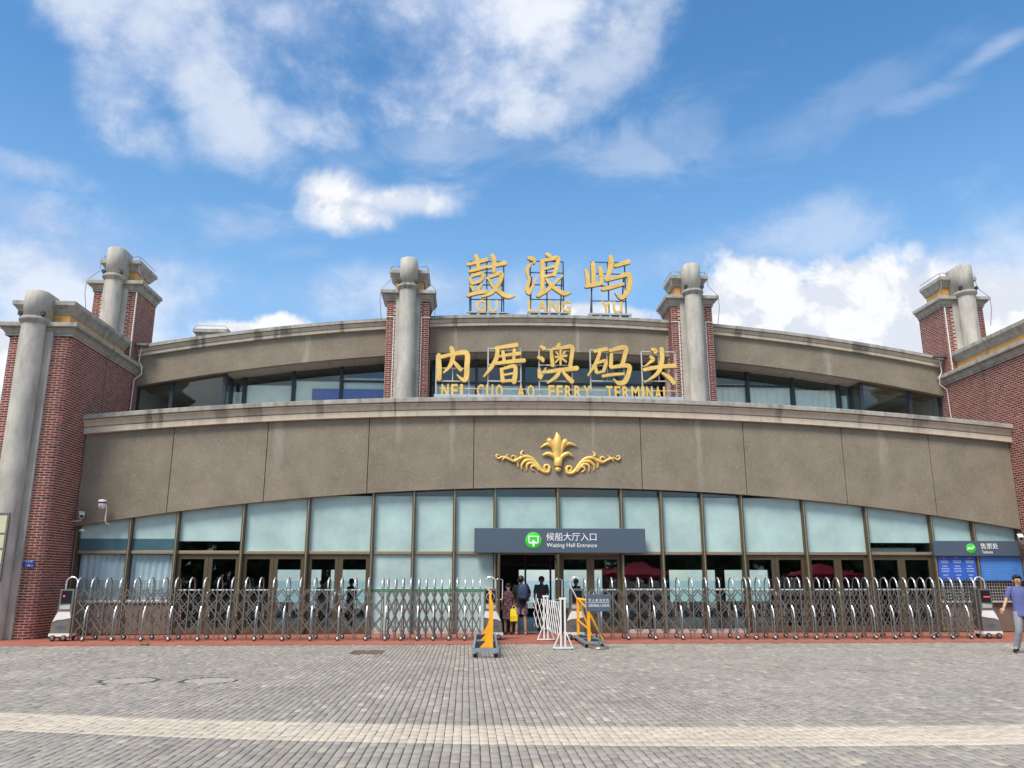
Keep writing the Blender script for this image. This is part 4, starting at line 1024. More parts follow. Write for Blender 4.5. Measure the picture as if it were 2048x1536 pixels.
# blue fare boards behind the ticket glass
def fare_board(x0, x1, m, lab, cols):
    z0, z1 = 1.58, 2.345; y = 25.70
    o = thing('fare_board', lab, 'notice board', ((x0+x1)/2, y, z0), group='blue boards under the tickets sign')
    MB().box(x0, x1, y, y+.03, z0, z1).build('board', m, o); pr = MB(); rd = MB()
    w = (x1-x0)/max(cols, 1)
    if cols > 1:
        for c in range(cols):
            a = x0+w*(c+.12); b = x0+w*(c+.88); cx = (a+b)/2; rd.box(cx-.15*w, cx+.15*w, y-.003, y-.001, z1-.075, z1-.035)
            for t, l in ((.14, .8), (.19, .7), (.30, .45), (.38, .75), (.46, .72), (.58, .5), (.66, .2)):
                xx = cx-w*.38*l
                while xx < cx+w*.38*l:
                    q = random.uniform(.015, .03); pr.box(xx, xx+q, y-.003, y-.001, z1-t-.030, z1-t); xx += q+.012
        rd.build('print_red', 'print_red', o)
    else:
        for k in range(9):
            zz = z1-.09-k*.072; xx = x0+.08
            while xx < x1-.12-random.random()*.2:
                q = random.uniform(.02, .06); pr.box(xx, xx+q, y-.003, y-.001, zz-.022, zz); xx += q+.014
    pr.build('print', 'print_pale' if cols > 1 else mat('print_dim', (.13, .30, .66), .6, var=0).name, o)
fare_board(14.99, 16.23, 'board_blue', 'dark blue fare board of three columns under the tickets sign', 3)
fare_board(16.38, 17.74, 'board_blue_light', 'lighter blue notice board of close small print, far right under the tickets sign', 1)

# ---------------------------------------------------------------- house number, wall notice, cameras
o = thing('house_number_plate', 'small blue house number plate 158 on the left brick tower', 'house number', (-12.27, 23.92, 1.93))
MB().cbox(-12.42, -12.13, 23.905, 23.925, 1.93, 2.14, .004).build('plate', 'plate_blue', o)
MB().box(-12.41, -12.14, 23.902, 23.9045, 2.128, 2.134).build('border', 'sign_white', o)
for i, ch in enumerate('内厝澳'): text('lettering', ch, .055, -12.375+i*.075, 23.902, 2.075, 'sign_white', o, ext=.001)
text('lettering', '158', .095, -12.36, 23.902, 1.965, 'sign_white', o, ext=.001); text('lettering', '号', .045, -12.19, 23.902, 1.965, 'sign_white', o, ext=.001)
o = thing('wall_notice', 'framed pale green notice panel on the nearest column at far left', 'notice board', (-13.3, 23.24, 1.55))
x0, x1, y = -14.0, -12.615, 23.24; zz = [1.55, 2.0, 2.42, 2.83, 3.36]
MB().box(x0+.06, x1-.06, y+.02, y+.05, 1.6, 3.32).build('back_panel', 'notice_paper', o)
for a, b in zip(zz[:-1], zz[1:]): MB().box(x0+.06, x1-.06, y+.008, y+.019, a+.03, b-.02).build('notice_sheet', 'notice_paper', o)
f = MB(); f.box(x0, x0+.05, y, y+.06, 1.55, 3.40); f.box(x1-.05, x1, y, y+.06, 1.55, 3.40); f.box(x0+.05, x1-.05, y, y+.06, 3.34, 3.40); f.box(x0+.05, x1-.05, y, y+.06, 1.55, 1.6)
for z in zz[1:-1]: f.box(x0+.05, x1-.05, y+.002, y+.05, z-.018, z+.018)
f.build('frame', 'steel_dull', o)
for z in (1.7, 3.2): MB().box(x0+.2, x1-.4, y+.06, 23.45, z, z+.04).build('bracket', 'steel_dull', o)
p = at(204, 1010, 25.25); o = thing('dome_camera', 'white dome security camera on a pole bracket under the stucco band', 'security camera', tuple(p))
MB().lathe([(.02, .17), (.11, .15), (.12, .12), (.12, .09)], 0, 0, 20).build('hood', 'white_paint', o, local=True)
MB().lathe([(.121, .089), (.121, .055), (.118, .05)], 0, 0, 20).build('band', 'rubber', o, local=True)
MB().lathe([(.11, .049), (.10, -.05), (.07, -.10), (0, -.12)], 0, 0, 20).build('body', 'white_paint', o, local=True)
MB().ell((0, -.075, -.03), (.04, .03, .04)).build('lens', 'screen', o, local=True)
MB().tube([(.09, .05, .05), (.115, .08, -.15), (.10, .10, -.45), (.13, .14, -.54), (.16, .30, -.56)], .022, 8).build('arm', 'white_paint', o, local=True)
def bullet(px, py, Y, lab, rz, wallx):
    p = at(px, py, Y); o = thing('box_camera', lab, 'security camera', tuple(p), group='box cameras on the brick walls')
    d = Vector((math.sin(rz), -math.cos(rz), -.35)).normalized()
    MB().bar(-d*.15, d*.15, .12, .11).build('housing', 'white_paint', o, local=True)
    MB().bar(-d*.15+Vector((0, 0, .068)), d*.21+Vector((0, 0, .068)), .15, .015).build('sun_shield', 'white_paint', o, local=True)
    MB().bar(d*.151, d*.16, .09, .08).build('lens', 'screen', o, local=True)
    MB().tube([(0, 0, -.06), (0, 0, -.16), (wallx-p.x, 0, -.20)], .02, 6).build('bracket', 'steel_pale', o, local=True)
bullet(163, 1030, 25.32, 'white box security camera on the left brick wall by the glass front', .5, WL)
bullet(2041, 1075, 25.3, 'white box security camera on the right brick wall above the tickets sign', -.5, WR)
p = at(164, 1062, 25.4); o = thing('wall_light', 'small dark wall light under the left box camera', 'light', tuple(p))
MB().lathe([(.03, .06), (.08, .03), (.09, 0), (.085, -.01), (0, -.01)], 0, 0, 16).build('shade', 'white_paint', o, local=True); MB().box(-.3, .0, -.02, .02, .03, .06).build('arm', 'rubber', o, local=True)
# curtains
def curtain(x0, x1, z0, z1, y, m, lab, grp, amp=.03, per=.16, cat='curtain'):
    n = max(6, int((x1-x0)/per*6)); xs = lin(x0, x1, n); ph = random.random()*6
    ys = [y+amp*math.sin(2*math.pi*(x-x0)/per+ph+.8*math.sin(x*5)) for x in xs]
    vs = [(x, yy, z) for z in (z0, (z0+z1)/2, z1) for x, yy in zip(xs, ys)]
    fs = [(r*n+i, r*n+i+1, (r+1)*n+i+1, (r+1)*n+i) for r in (0, 1) for i in range(n-1)]
    o = MB().add(vs, fs, True).build('curtain', m); o['label'] = lab; o['category'] = cat; o['group'] = grp; return o
curtain(WL+.15, -10.38, .9, TZ-.04, 25.945, 'curtain_blue', 'pale blue pleated curtain in the ground floor window nearest the left tower', 'pale blue curtains', .025, .20)
curtain(-10.24, -8.98, .9, TZ-.04, 25.945, 'curtain_blue', 'pale blue pleated curtain in the ground floor window beside the leftmost door', 'pale blue curtains', .025, .18)
ord_ = ['first', 'second', 'third', 'fourth', 'fifth', 'sixth', 'seventh', 'eighth']
lx = [(-8.9, -8.45), (-8.40, -6.63), (-6.59, -4.86), (-4.82, -3.04)]
for i, (a, b) in enumerate(lx): curtain(a+.06, b-.03, 6.6, (8.45, 8.72, 8.9, 9.05)[i], 30.12, 'curtain_white', 'white blind cut to the pale reflection in the upper windows left of the piers, %s from the left' % ord_[i], 'white blinds upstairs left', .006, .8)  # tops stepped to shape the fascia's reflection line into the blinds
mxx = [(-1.33, .22), (.28, 2.02), (2.08, 3.82), (3.88, 5.62), (5.68, 7.2)]
for i, (a, b) in enumerate(mxx): curtain(a+.03, b-.03, 6.6, 8.82, 30.14, 'curtain_white', 'white curtain in the upper windows behind the gold sign, %s from the left' % ord_[i], 'white curtains behind the gold sign', .02, .22)
rx = [(8.95, 10.70), (10.78, 12.47), (12.55, 14.28), (14.36, 14.72)]
for i, (a, b) in enumerate(rx): curtain(a+.02, b-.03, 6.6, (9.0, 8.95, 8.8, 8.6)[i], 30.15, 'curtain_white', 'white pleated curtain in the upper windows right of the piers, %s from the left' % ord_[i], 'white curtains upstairs right', .03, .26)  # curtain tops step down likewise, shaped to the mirrored fascia line
p0 = at(627, 783, 30.3); p1 = at(765, 800, 30.3)
o = MB().cbox(p0.x, -3.1, 30.06, 30.10, 6.6, p0.z+.06, .005).build('blue_banner', 'banner_blue'); o['label'] = 'plain blue banner inside the upper window left of the pier'; o['category'] = 'banner'
p = at(1805, 1096, 26.15); o = thing('air_curtain_unit', 'white air curtain unit behind glass over the rightmost door', 'air conditioner', (13.75, 26.3, 2.42))
MB().cbox(-.85, .85, -.1, .12, .02, .20, .03).build('casing', 'white_paint', o, local=True); MB().box(-.5, .5, -.108, -.1005, .03, .10).build('vent', 'steel_pale', o, local=True)

# ---------------------------------------------------------------- telescopic gates
GY0, GY1 = 23.10, 23.52
def hoop_bm(low=False):
    mb = MB(); r = (GY1-GY0)/2; yc = 0
    top = [(0, -r, z) for z in (.06, .7, 1.36)]
    pts = [(0, -r, .06), (0, -r, .6), (0, -r, 1.42)]
    pts += [(0, -r*math.cos(t), 1.42+.24*math.sin(t)) for t in lin(.25, math.pi-.25, 7)]
    pts += [(0, r, 1.42), (0, r, .6), (0, r, .06)]
    mb.tube(pts, .016, 7); mb.box(-.03, .03, -r-.03, -r+.03, .03, .06); mb.box(-.03, .03, r-.03, r+.03, .03, .06); return mb
def cap_bm():
    r = (GY1-GY0)/2; mb = MB(); pts = [(0, -r, 1.40)]+[(0, -r*math.cos(t), 1.42+.24*math.sin(t)) for t in lin(.02, 1.35, 6)]
    mb.tube(pts, .0205, 8); return mb
def leg_bm(s):
    """outrigger: a short hooped leg standing out from the post over its caster"""
    r = (GY1-GY0)/2; y = s*r; yo = s*(r+.17); mb = MB()
    mb.tube([(0, y, .92), (0, y+s*.05, .90), (0, yo-s*.05, .80), (0, yo, .68), (0, yo, .19)], [.016]*5, 7); mb.tube([(0, yo, .20), (0, yo, .13)], .026, 8); return mb
def legcap_bm(s):
    r = (GY1-GY0)/2; yo = s*(r+.17); return MB().tube([(0, s*(r+.06), .895), (0, yo-s*.045, .80), (0, yo, .68), (0, yo, .60)], .021, 8)
def caster_bm(s):
    r = (GY1-GY0)/2; yo = s*(r+.17); mb = MB(); R = .062
    mb.lathe([(0, -.03), (R-.02, -.03), (R, -.018), (R, .018), (R-.02, .03), (0, .03)], 0, yo, 16, axis='y', cz=R+.004); mb.m = 1
    mb.lathe([(0, -.034), (.03, -.034), (.034, -.0305)], 0, yo, 12, axis='y', cz=R+.004); mb.lathe([(R+.008, -.02), (R+.014, 0), (R+.008, .02)], 0, yo, 8, a0=.3, a1=math.pi-.3, axis='y', cz=R+.004); return mb
ME = {}
def share(key, bm, mats):
    if key not in ME: ME[key] = bm().mesh(key, mats); fix_normals(ME[key])
    return ME[key]
def put(name, me, parent, loc): o = link(name, me, parent); o.location = loc; return o
def drive_head(parent, xin, s, kind):
    """motor cabinet: nose slopes away from the gate; s=-1 nose to the left"""
    w = .40; y0, y1 = -.21, .21
    pr = [(0, .12), (0, 1.36), (.36, 1.36), (.37, .86), (.43, .62), (.50, .46), (.52, .12)]
    fx = lambda q: (xin+s*q[0], q[1]); poly = [fx(q) for q in pr]
    body = MB().prism(poly, y0, y1).build('drive_cabinet', 'steel', parent, local=True)
    fr = lambda a, b, z0, z1, yy, t: MB().box(*sorted((xin+s*a, xin+s*b)), yy-t, yy, z0, z1)
    fr(.05, .32, .98, 1.31, y0-.001, .012).build('screen', 'screen', body, local=True)
    if kind == 'ring': MB().lathe([(.10, -.03), (.115, -.03), (.115, -.012), (.10, -.012)], xin+s*.185, y0, 24, axis='y', cz=1.145).build('ring', 'chrome', body, local=True)
    elif kind == 'red': fr(.22, .27, 1.15, 1.19, y0-.0135, .004).build('indicator', 'led_red', body, local=True)
    elif kind == 'text': fr(.12, .30, 1.12, 1.15, y0-.0135, .004).build('indicator', 'led_red', body, local=True)
    else: fr(.10, .14, 1.05, 1.12, y0-.0135, .004).build('indicator', 'board_blue', body, local=True)
    MB().prism([fx(q) for q in ((.0, .60), (.04, .76), (.34, .76), (.40, .67), (.475, .50), (.36, .55), (.22, .56))], y0-.02, y0-.001).build('hood_panel', 'white_paint', body, local=True)
    MB().prism([fx(q) for q in ((.06, .83), (.32, .83), (.34, .92), (.06, .95))], y0-.012, y0-.001).build('badge_plate', 'steel_pale', body, local=True)
    MB().prism([fx(q) for q in ((.10, .36), (.25, .30), (.40, .37), (.25, .41))], y0-.010, y0-.001).build('emblem', 'slate', body, local=True)
    MB().box(*sorted((xin-s*.005, xin+s*.535)), y0-.015, y1+.015, .125, .20).build('skirt', 'white_paint', body, local=True)
    for xx in (.12, .41):
        for yy in (y0-.03, y1+.03):
            m = MB(); m.lathe([(0, -.03), (.06, -.03), (.078, -.018), (.078, .018), (.06, .03), (0, .03)], xin+s*xx, yy, 18, axis='y', cz=.082); m.m = 1
            m.lathe([(0, -.033), (.04, -.033), (.045, -.0305)], xin+s*xx, yy, 14, axis='y', cz=.082); m.build('wheel', ['rubber', 'steel'], body, local=True)
    r = .15; cx = xin+s*.185
    MB().tube([(cx-.15, 0, 1.36), (cx-.15, 0, 1.50)]+[(cx-.15*math.cos(t), 0, 1.52+.16*math.sin(t)) for t in lin(.2, math.pi-.2, 7)]+[(cx+.15, 0, 1.50), (cx+.15, 0, 1.36)], .02, 8).build('top_hoop', 'chrome', body, local=True)
    return body
def gate(name, lab, sections, X0, Y0, X1, Y1, heads):
    """post positions given in true x along the gate's line"""
    rz = math.atan2(Y1-Y0, X1-X0); o = thing(name, lab, 'gate', (X0, Y0, .004), rz)
    L_ = lambda x: x-X0
    posts = []
    for sec in sections:
        gaps = [b-a for a, b in zip(sec[:-1], sec[1:])]
        for i, x in enumerate(sec):
            put('post', share('post', hoop_bm, ['steel']), o, (L_(x), 0, 0)); put('post_cap', share('post_cap', cap_bm, ['chrome']), o, (L_(x), 0, 0)); posts.append(x)
        # scissor bars in the front and rear plane
        n = len(gaps); gx = [L_(x) for x in sec]
        def X(u):
            i = min(max(int(u), 0), n-1); return gx[i]+(u-i)*(gx[i+1]-gx[i])
        zt, dz = 1.345, .47
        for s, y in ((-1, -(GY1-GY0)/2+.045), (1, (GY1-GY0)/2-.045)):
            for dr in (1, -1):
                for k in range(-3, n+3):
                    u0 = k+.5; u1 = u0+dr*2.42; z0, z1 = zt, zt-dz*2.42
                    if u0 < 0 or u0 > n:
                        lim = 0 if u0 < 0 else n
                        if (lim-u0)*dr <= 0 or abs(lim-u0) > 2.2: continue
                        z0 = zt-dz*abs(lim-u0); u0 = lim
                    if u1 < 0 or u1 > n:
                        lim = 0 if u1 < 0 else n
                        if abs(lim-u0) < .2: continue
                        z1 = z0-dz*abs(lim-u0); u1 = lim
                    if abs(u1-u0) < .3: continue
                    yy = y+s*.012*dr
                    p, q = Vector((X(u0), yy, z0)), Vector((X(u1), yy, z1)); key = ('scissor_bar', round((q-p).x, 3), round((q-p).z, 3), dr)
                    if key not in ME: ME[key] = MB().bar((0, 0, 0), q-p, .027, .012, up=(0, 1, 0)).mesh('scissor_bar', ['steel_dull' if (k+dr) % 3 else 'steel'])
                    put('scissor_bar', ME[key], o, p)
        for i in range(n):
            xm = (gx[i]+gx[i+1])/2; 
        rv = MB()
        for i in range(n+1):
            for z in (1.11, .64):
                rv.box(gx[i]-.018, gx[i]+.018, -(GY1-GY0)/2-.026, -(GY1-GY0)/2+.06, z-.018, z+.018)
        rv.build('pivots', 'steel', o, local=True, kind='stuff')
    for j, x in enumerate(posts):
        if j % 2 == 1:
            for s in (-1, 1):
                put('outrigger_leg', share('outrigger_leg%d' % s, lambda: leg_bm(s), ['steel']), o, (L_(x), 0, 0))
                put('leg_cap', share('leg_cap%d' % s, lambda: legcap_bm(s), ['chrome']), o, (L_(x), 0, 0))
                put('caster', share('caster%d' % s, lambda: caster_bm(s), ['rubber', 'chrome']), o, (L_(x), 0, 0))
    for xin, s, kind in heads: drive_head(o, L_(xin), s, kind)
    return o
def P_(l, k): return [at(x, 1165, 23.1).x for x in l]
LA = P_([135, 149, 178, 207, 236, 265, 294, 323, 348, 377, 406, 434, 462, 490, 518, 546, 573, 600, 628, 656, 682, 710, 737, 765], 0)
LB = P_([775, 791, 806, 822, 838, 853, 869, 884, 900, 915, 931, 946, 961], 0)
RA = P_([1171, 1199, 1224, 1251, 1277, 1304, 1330, 1357, 1383, 1411, 1437, 1464, 1490], 0)
RB = P_([1499, 1517, 1536, 1556, 1576, 1596, 1616, 1635, 1655, 1674, 1693, 1713, 1731, 1750, 1769, 1788, 1806, 1824, 1842, 1860, 1879, 1897, 1915, 1940], 0)
gate('telescopic_gate', 'stainless steel telescopic gate left of the entrance', [LA[1:], LB], -10.8, 23.5, .8, 23.3,
     [(LA[1]-.06, -1, 'red'), (.46, 1, 'ring')])
gate('telescopic_gate', 'stainless steel telescopic gate right of the entrance', [RA, RB], 2.8, 23.28, 14.8, 23.12,
     [(RB[-1]+.10, 1, 'text'), (RA[0]-.06, -1, 'blue')])

# ---------------------------------------------------------------- wheeled road barriers, folding barrier, sign stand
def ram_barrier(lab, loc, rz, L, W, side):
    o = thing('road_barrier', lab, 'road barrier', loc, rz, 'wheeled yellow and grey road barriers')
    z0, z1 = (.12, .20) if side == 'blade' else (.095, .15)
    for s in (-1, 1): MB().box(*sorted((s*W/2, s*(W/2-.05))), -L/2, L/2, z0, z1).build('side_rail', 'barrier_grey', o, local=True)
    for y in (-L/2, L/2-.05): MB().box(-W/2+.051, W/2-.051, y, y+.05, z0+.002, z1+.002).build('end_rail', 'barrier_grey', o, local=True)
    MB().box(-W/2+.051, W/2-.051, -.03, .03, z0+.002, z1+.004).build('cross_rail', 'barrier_grey', o, local=True)
    ns = 12
    for k in range(ns):
        y = -L/2+.10+(L-.2)*(k+.5)/ns
        if abs(y) < .07: continue
        MB().box(-W/2+.051, W/2-.051, y-.035, y+.035, z0+.01, z1-.02).build('slat', 'black_slat', o, local=True)
    for sx_ in (-1, 1):
        for sy in (-1, 1):
            m = MB(); m.lathe([(0, -.02), (.035, -.02), (.045, -.01), (.045, .01), (.035, .02), (0, .02)], sx_*(W/2-.06), sy*(L/2-.1), 14, axis='y', cz=.047)
            m.m = 1; m.box(sx_*(W/2-.06)-.02, sx_*(W/2-.06)+.02, sy*(L/2-.1)-.03, sy*(L/2-.1)+.03, .085, .12); m.build('caster', ['rubber', 'steel_pale'], o, local=True)
    ys = [-L/2+.1, -L/2+.1+(L-.3)*.45, L/2-.25] if side == 'blade' else [-L/2+.1, L/2-.15]; hs = [1.13, 1.13, 1.32] if side == 'blade' else [.92, 1.12]
    xp = W*.22 if side == 'blade' else -W*.26
    for y, h in zip(ys, hs):
        MB().box(xp-.035, xp+.035, y-.035, y+.035, z1+.004, h).build('upright', 'barrier_yellow', o, local=True)
        if side == 'blade':
            MB().prism([(xp-.036, z1+.004), (xp-.25, z1+.004), (xp-.14, .32), (xp-.07, .44), (xp-.036, .56)], y-.012, y+.012).build('gusset_blade', 'barrier_yellow', o, local=True)
        else: MB().bar((xp+.03, y, h-.12), (xp+W*.70, y, z1+.01), .045).build('brace', 'barrier_yellow', o, local=True)
    for i in range(len(ys)-1):
        for t in ((1.0, .5) if side != 'blade' else (.97, .5)):
            MB().bar((xp, ys[i]+.036, hs[i]*t-.03), (xp, ys[i+1]-.036, hs[i+1]*t-.03), .035).build('rail', 'barrier_yellow', o, local=True)
    if side == 'blade': MB().bar((xp-.01, ys[2]+.04, hs[2]-.02), (xp-.16, ys[2]+.5, hs[2]+.12), .035).build('handle_bar', 'steel_pale', o, local=True)
    else: MB().tube([(xp, ys[1]-.03, 1.09), (xp+.32, ys[1]-.5, 1.05)], .04, 10).build('top_tube', 'barrier_yellow', o, local=True); MB().bar((xp-.02, ys[1], 1.10), (xp-.2, ys[1]+.35, 1.52), .025).build('handle_bar', 'steel_pale', o, local=True)
    return o
ram_barrier('yellow barrier with triangular gusset blades on a grey ladder base, left of the entrance', (.45, 20.35, .002), R_(-1.2), 4.9, .56, 'blade')
ram_barrier('yellow barrier with diagonal braces on a grey ladder base, behind the priority sign', (3.12, 21.62, .002), R_(-1), 2.5, .50, 'brace')

o = thing('folding_barrier', 'white expanding lattice barrier on two stands before the entrance', 'barrier', (2.13, 23.0, .002))
A, B_ = Vector((2.13, 22.72, 0)), Vector((2.27, 19.9, 0)); S = Vector((1.92, 24.1, 0))
loc0 = Vector((2.13, 23.0, .002))
for p, h in ((A, 1.14), (B_, 1.14)):
    q = p-loc0; m = MB()
    for s in (-1, 1): m.box(q.x+s*.05-.02, q.x+s*.05+.02, q.y-.02, q.y+.02, .06, h)
    m.box(q.x-.085, q.x+.085, q.y-.025, q.y+.025, h, h+.05); m.build('stand_post', 'white_paint', o, local=True)
    m = MB(); m.box(q.x-.24, q.x+.24, q.y-.02, q.y+.02, .03, .06)
    for s in (-1, 1): m.bar((q.x+s*.06, q.y, .42), (q.x+s*.22, q.y, .06), .028)
    m.build('stand_foot', 'white_paint', o, local=True)
    for s in (-1, 1): MB().lathe([(0, -.015), (.018, -.015), (.018, .015), (0, .015)], q.x+s*.21, q.y, 10, axis='y', cz=.018).build('foot_pad', 'rubber', o, local=True)
def lattice(P0, P1, n):
    zt, zb = 1.08, .30; d = (P1-P0)/n
    for k in range(-1, n+1):
        for dr, off in ((1, -.012), (-1, .012)):
            u0, u1 = (k, k+2) if dr == 1 else (k+2, k); za, zb_ = zt, zb
            t0, t1 = max(0, min(n, u0)), max(0, min(n, u1))
            if abs(t1-t0) < .5: continue
            za = zt-(zt-zb)*abs(t0-u0)/2; zb_ = zb+(zt-zb)*abs(t1-u1)/2
            a = P0+d*t0-loc0; b = P0+d*t1-loc0; MB().bar((a.x+off, a.y, za), (b.x+off, b.y, zb_), .026, .012, up=(1, 0, 0)).build('lattice_bar', 'white_paint', o, local=True)
lattice(S, A, 3); lattice(A, B_+Vector((-.05, 0, 0)), 7)

p = gnd(1199, 1298); o = thing('priority_sign', 'slate sign on a steel pole and round base by the yellow barrier', 'sign stand', (p.x, p.y, 0))
MB().lathe([(.22, .0), (.225, .03), (.21, .05), (.05, .065), (.03, .07), (0, .07)], 0, 0, 28).build('base', 'steel', o, local=True)
MB().tube([(0, 0, .07), (0, 0, .98)], .022, 10).build('pole', 'steel', o, local=True)
MB().cbox(-.30, .30, -.045, -.022, .86, 1.26, .008).build('panel', 'slate', o, local=True)
MB().box(-.312, -.301, -.05, .0, .85, 1.27).build('edge_trim', 'steel_pale', o, local=True)
for i, ch in enumerate('军人依法优先'): text('lettering', ch, .075, -.252+i*.0865, -.047, 1.095, 'sign_white', o, ext=.001, local=True)
for i, ch in enumerate('消防救援人员优先'): text('lettering', ch, .068, -.254+i*.0645, -.047, .975, 'sign_white', o, ext=.001, local=True)
MB().box(-.255, .25, -.0475, -.0455, 1.062, 1.070).build('rule', 'sign_white', o, local=True)

# ---------------------------------------------------------------- people
def skin_obj(name, verts, edges, radii, m, parent, sub=2, root=0, flat=None):
    me = bpy.data.meshes.new(name); me.from_pydata([tuple(v) for v in verts], edges, []); ob = bpy.data.objects.new('tmp', me); col.objects.link(ob)
    sk = ob.modifiers.new('s', 'SKIN'); sk.use_smooth_shade = True; sk.branch_smoothing = .6; sb = ob.modifiers.new('b', 'SUBSURF'); sb.levels = sub; sb.render_levels = sub
    for i, r in enumerate(radii):
        d = me.skin_vertices[0].data[i]; d.radius = r if isinstance(r, tuple) else (r, r); d.use_root = (i == root)
    bpy.context.view_layer.update(); dg = bpy.context.evaluated_depsgraph_get()
    m2 = bpy.data.meshes.new_from_object(ob.evaluated_get(dg)); m2.name = name; bpy.data.objects.remove(ob)
    if flat:
        for v in m2.vertices: v.co = flat(v.co)
    m2.materials.clear(); m2.materials.append(MATS[m])
    for p_ in m2.polygons: p_.use_smooth = True
    return link(name, m2, parent)
def person(lab, loc, rz, J, cloth, h=1.72, hair='short', group=None, detail=True):
    """J: joints over the default pose; figure faces -y"""
    D = dict(pelvis=(0, 0, .95), waist=(0, 0, 1.08), chest=(0, 0, 1.28), neck=(0, .01, 1.455), nape=(0, .005, 1.52), head=(0, -.012, 1.59), crown=(0, 0, 1.66),
             hipL=(-.09, 0, .90), kneeL=(-.10, -.015, .50), ankL=(-.10, .02, .085), toeL=(-.11, -.13, .03), hipR=(.09, 0, .90), kneeR=(.10, -.015, .50), ankR=(.10, .02, .085), toeR=(.11, -.13, .03),
             shL=(-.175, .01, 1.405), elL=(-.235, .03, 1.13), wrL=(-.25, -.03, .88), shR=(.175, .01, 1.405), elR=(.235, .03, 1.13), wrR=(.25, -.03, .88))
    D.update(J); k = h/1.75
    o = thing('person', lab, 'person', loc, rz, group); o.scale = (k, k, k)
    names = list(D); ix = {n: i for i, n in enumerate(names)}; V = [D[n] for n in names]
    E = [('pelvis', 'waist'), ('waist', 'chest'), ('chest', 'neck'), ('neck', 'nape'), ('nape', 'head'), ('head', 'crown'), ('pelvis', 'hipL'), ('hipL', 'kneeL'), ('kneeL', 'ankL'), ('ankL', 'toeL'), ('pelvis', 'hipR'), ('hipR', 'kneeR'), ('kneeR', 'ankR'), ('ankR', 'toeR'),
         ('chest', 'shL'), ('shL', 'elL'), ('elL', 'wrL'), ('chest', 'shR'), ('shR', 'elR'), ('elR', 'wrR')]
    Rd = dict(pelvis=.11, waist=.10, chest=.10, neck=.06, nape=.054, head=.094, crown=.074, hipL=.082, hipR=.082, kneeL=.056, kneeR=.056, ankL=.038, ankR=.038, toeL=.036, toeR=.036, shL=.048, shR=.048, elL=.040, elR=.040, wrL=.028, wrR=.028)
    def flat(c):
        if .85 < c.z < 1.46 and abs(c.x) < .2:
            return Vector((c.x, c.y*.80, c.z))
        return c
    skinm = cloth.get('skin', 'skin')
    skin_obj('body', V, [(ix[a], ix[b]) for a, b in E], [Rd[n] for n in names], skinm, o, 2, 0, flat)
    J_ = lambda n: Vector(D[n])
    def torso(mb, levels):
        """oval rings up the trunk: (height over the default pose, half width, half depth)"""
        keys = [(.95, J_('pelvis')), (1.08, J_('waist')), (1.28, J_('chest')), (1.455, J_('neck'))]; rings = []
        for z, rx, ry in levels:
            z0, p0 = keys[0]; c = p0+Vector((0, 0, z-z0))
            for (za, pa), (zb_, pb) in zip(keys[:-1], keys[1:]):
                if za <= z <= zb_: c = pa.lerp(pb, (z-za)/(zb_-za))
            if z > keys[-1][0]: c = keys[-1][1]+Vector((0, 0, z-keys[-1][0]))
            rings.append([(c.x+rx*math.cos(t), c.y+ry*math.sin(t)+.004*math.sin(9*t+z*21), c.z) for t in [2*math.pi*k/20 for k in range(21)]])
        mb.sweep(rings, smooth=True, caps=False); return mb
    def limb(mb, names, fr, rad, n=12):
        """sleeve or leg: along joints, from the first to a fraction of the last bone, with a few creases"""
        P = [J_(q) for q in names]; P[-1] = P[-2].lerp(P[-1], fr); pts, rr = [], []
        for i in range(len(P)-1):
            for k in range(5):
                t = k/5; pts.append(P[i].lerp(P[i+1], t)); rr.append((rad[i]*(1-t)+rad[i+1]*t)*(1+.035*math.sin(k*2.6+i*1.7)))
        pts.append(P[-1]); rr.append(rad[-1]); mb.tube(pts, rr, n, caps=False); return mb
    sl = cloth.get('sleeve', .75)
    sh = torso(MB(), [(.82 if cloth.get('legs') != 'dress' else .93, .186, .145), (.90, .176, .135), (1.02, .163, .118), (1.12, .162, .116), (1.25, .182, .122), (1.34, .186, .112), (1.40, .172, .095), (1.435, .125, .082), (1.465, .075, .068)])
    for q in 'LR':
        sh.ell(tuple(J_('sh'+q)), (.068, .062, .060), 12, 8); limb(sh, ['sh'+q, 'el'+q], sl, [.066, .060])
    sh.build('shirt', cloth['top'], o, local=True)
    if cloth.get('legs') in ('long', 'shorts'):
        lg = torso(MB(), [(.80, .165, .115), (.90, .168, .118), (1.0, .155, .112)])
        for q in 'LR':
            lg.ell(tuple(J_('hip'+q)+Vector((0, 0, -.04))), (.094, .112, .11), 12, 8)
            if cloth['legs'] == 'long': limb(lg, ['hip'+q, 'knee'+q, 'ank'+q], 1.0, [.100, .078, .070])
            else: limb(lg, ['hip'+q, 'knee'+q], .74, [.108, .098])
        lg.build('trousers' if cloth['legs'] == 'long' else 'shorts', cloth['bottom'], o, local=True)
    elif cloth.get('legs') == 'dress':
        prof = [(.20, .52), (.195, .70), (.175, .95), (.150, 1.08), (.10, 1.12)]
        MB().lathe(prof, 0, 0, 20).build('skirt', cloth['bottom'], o, local=True)
    for s in 'LR':
        an, to = Vector(D['ank'+s]), Vector(D['toe'+s]); d = (to-an); dn = Vector((d.x, d.y, 0)).normalized() if d.length else Vector((0, -1, 0))
        heel = an-dn*.05+Vector((0, 0, -.045)); tip = to+dn*.05
        skin_obj('shoe', [heel, heel.lerp(tip, .5)+Vector((0, 0, .004)), tip], [(0, 1), (1, 2)], [.045, .048, .036], cloth.get('shoe', 'black_cloth'), o, 2)
        # hand: palm, four fingers of different lengths and a thumb off the side
        w = Vector(D['wr'+s]); f = (w-Vector(D['el'+s])).normalized(); sd = f.cross(Vector((0, 1, 0)));
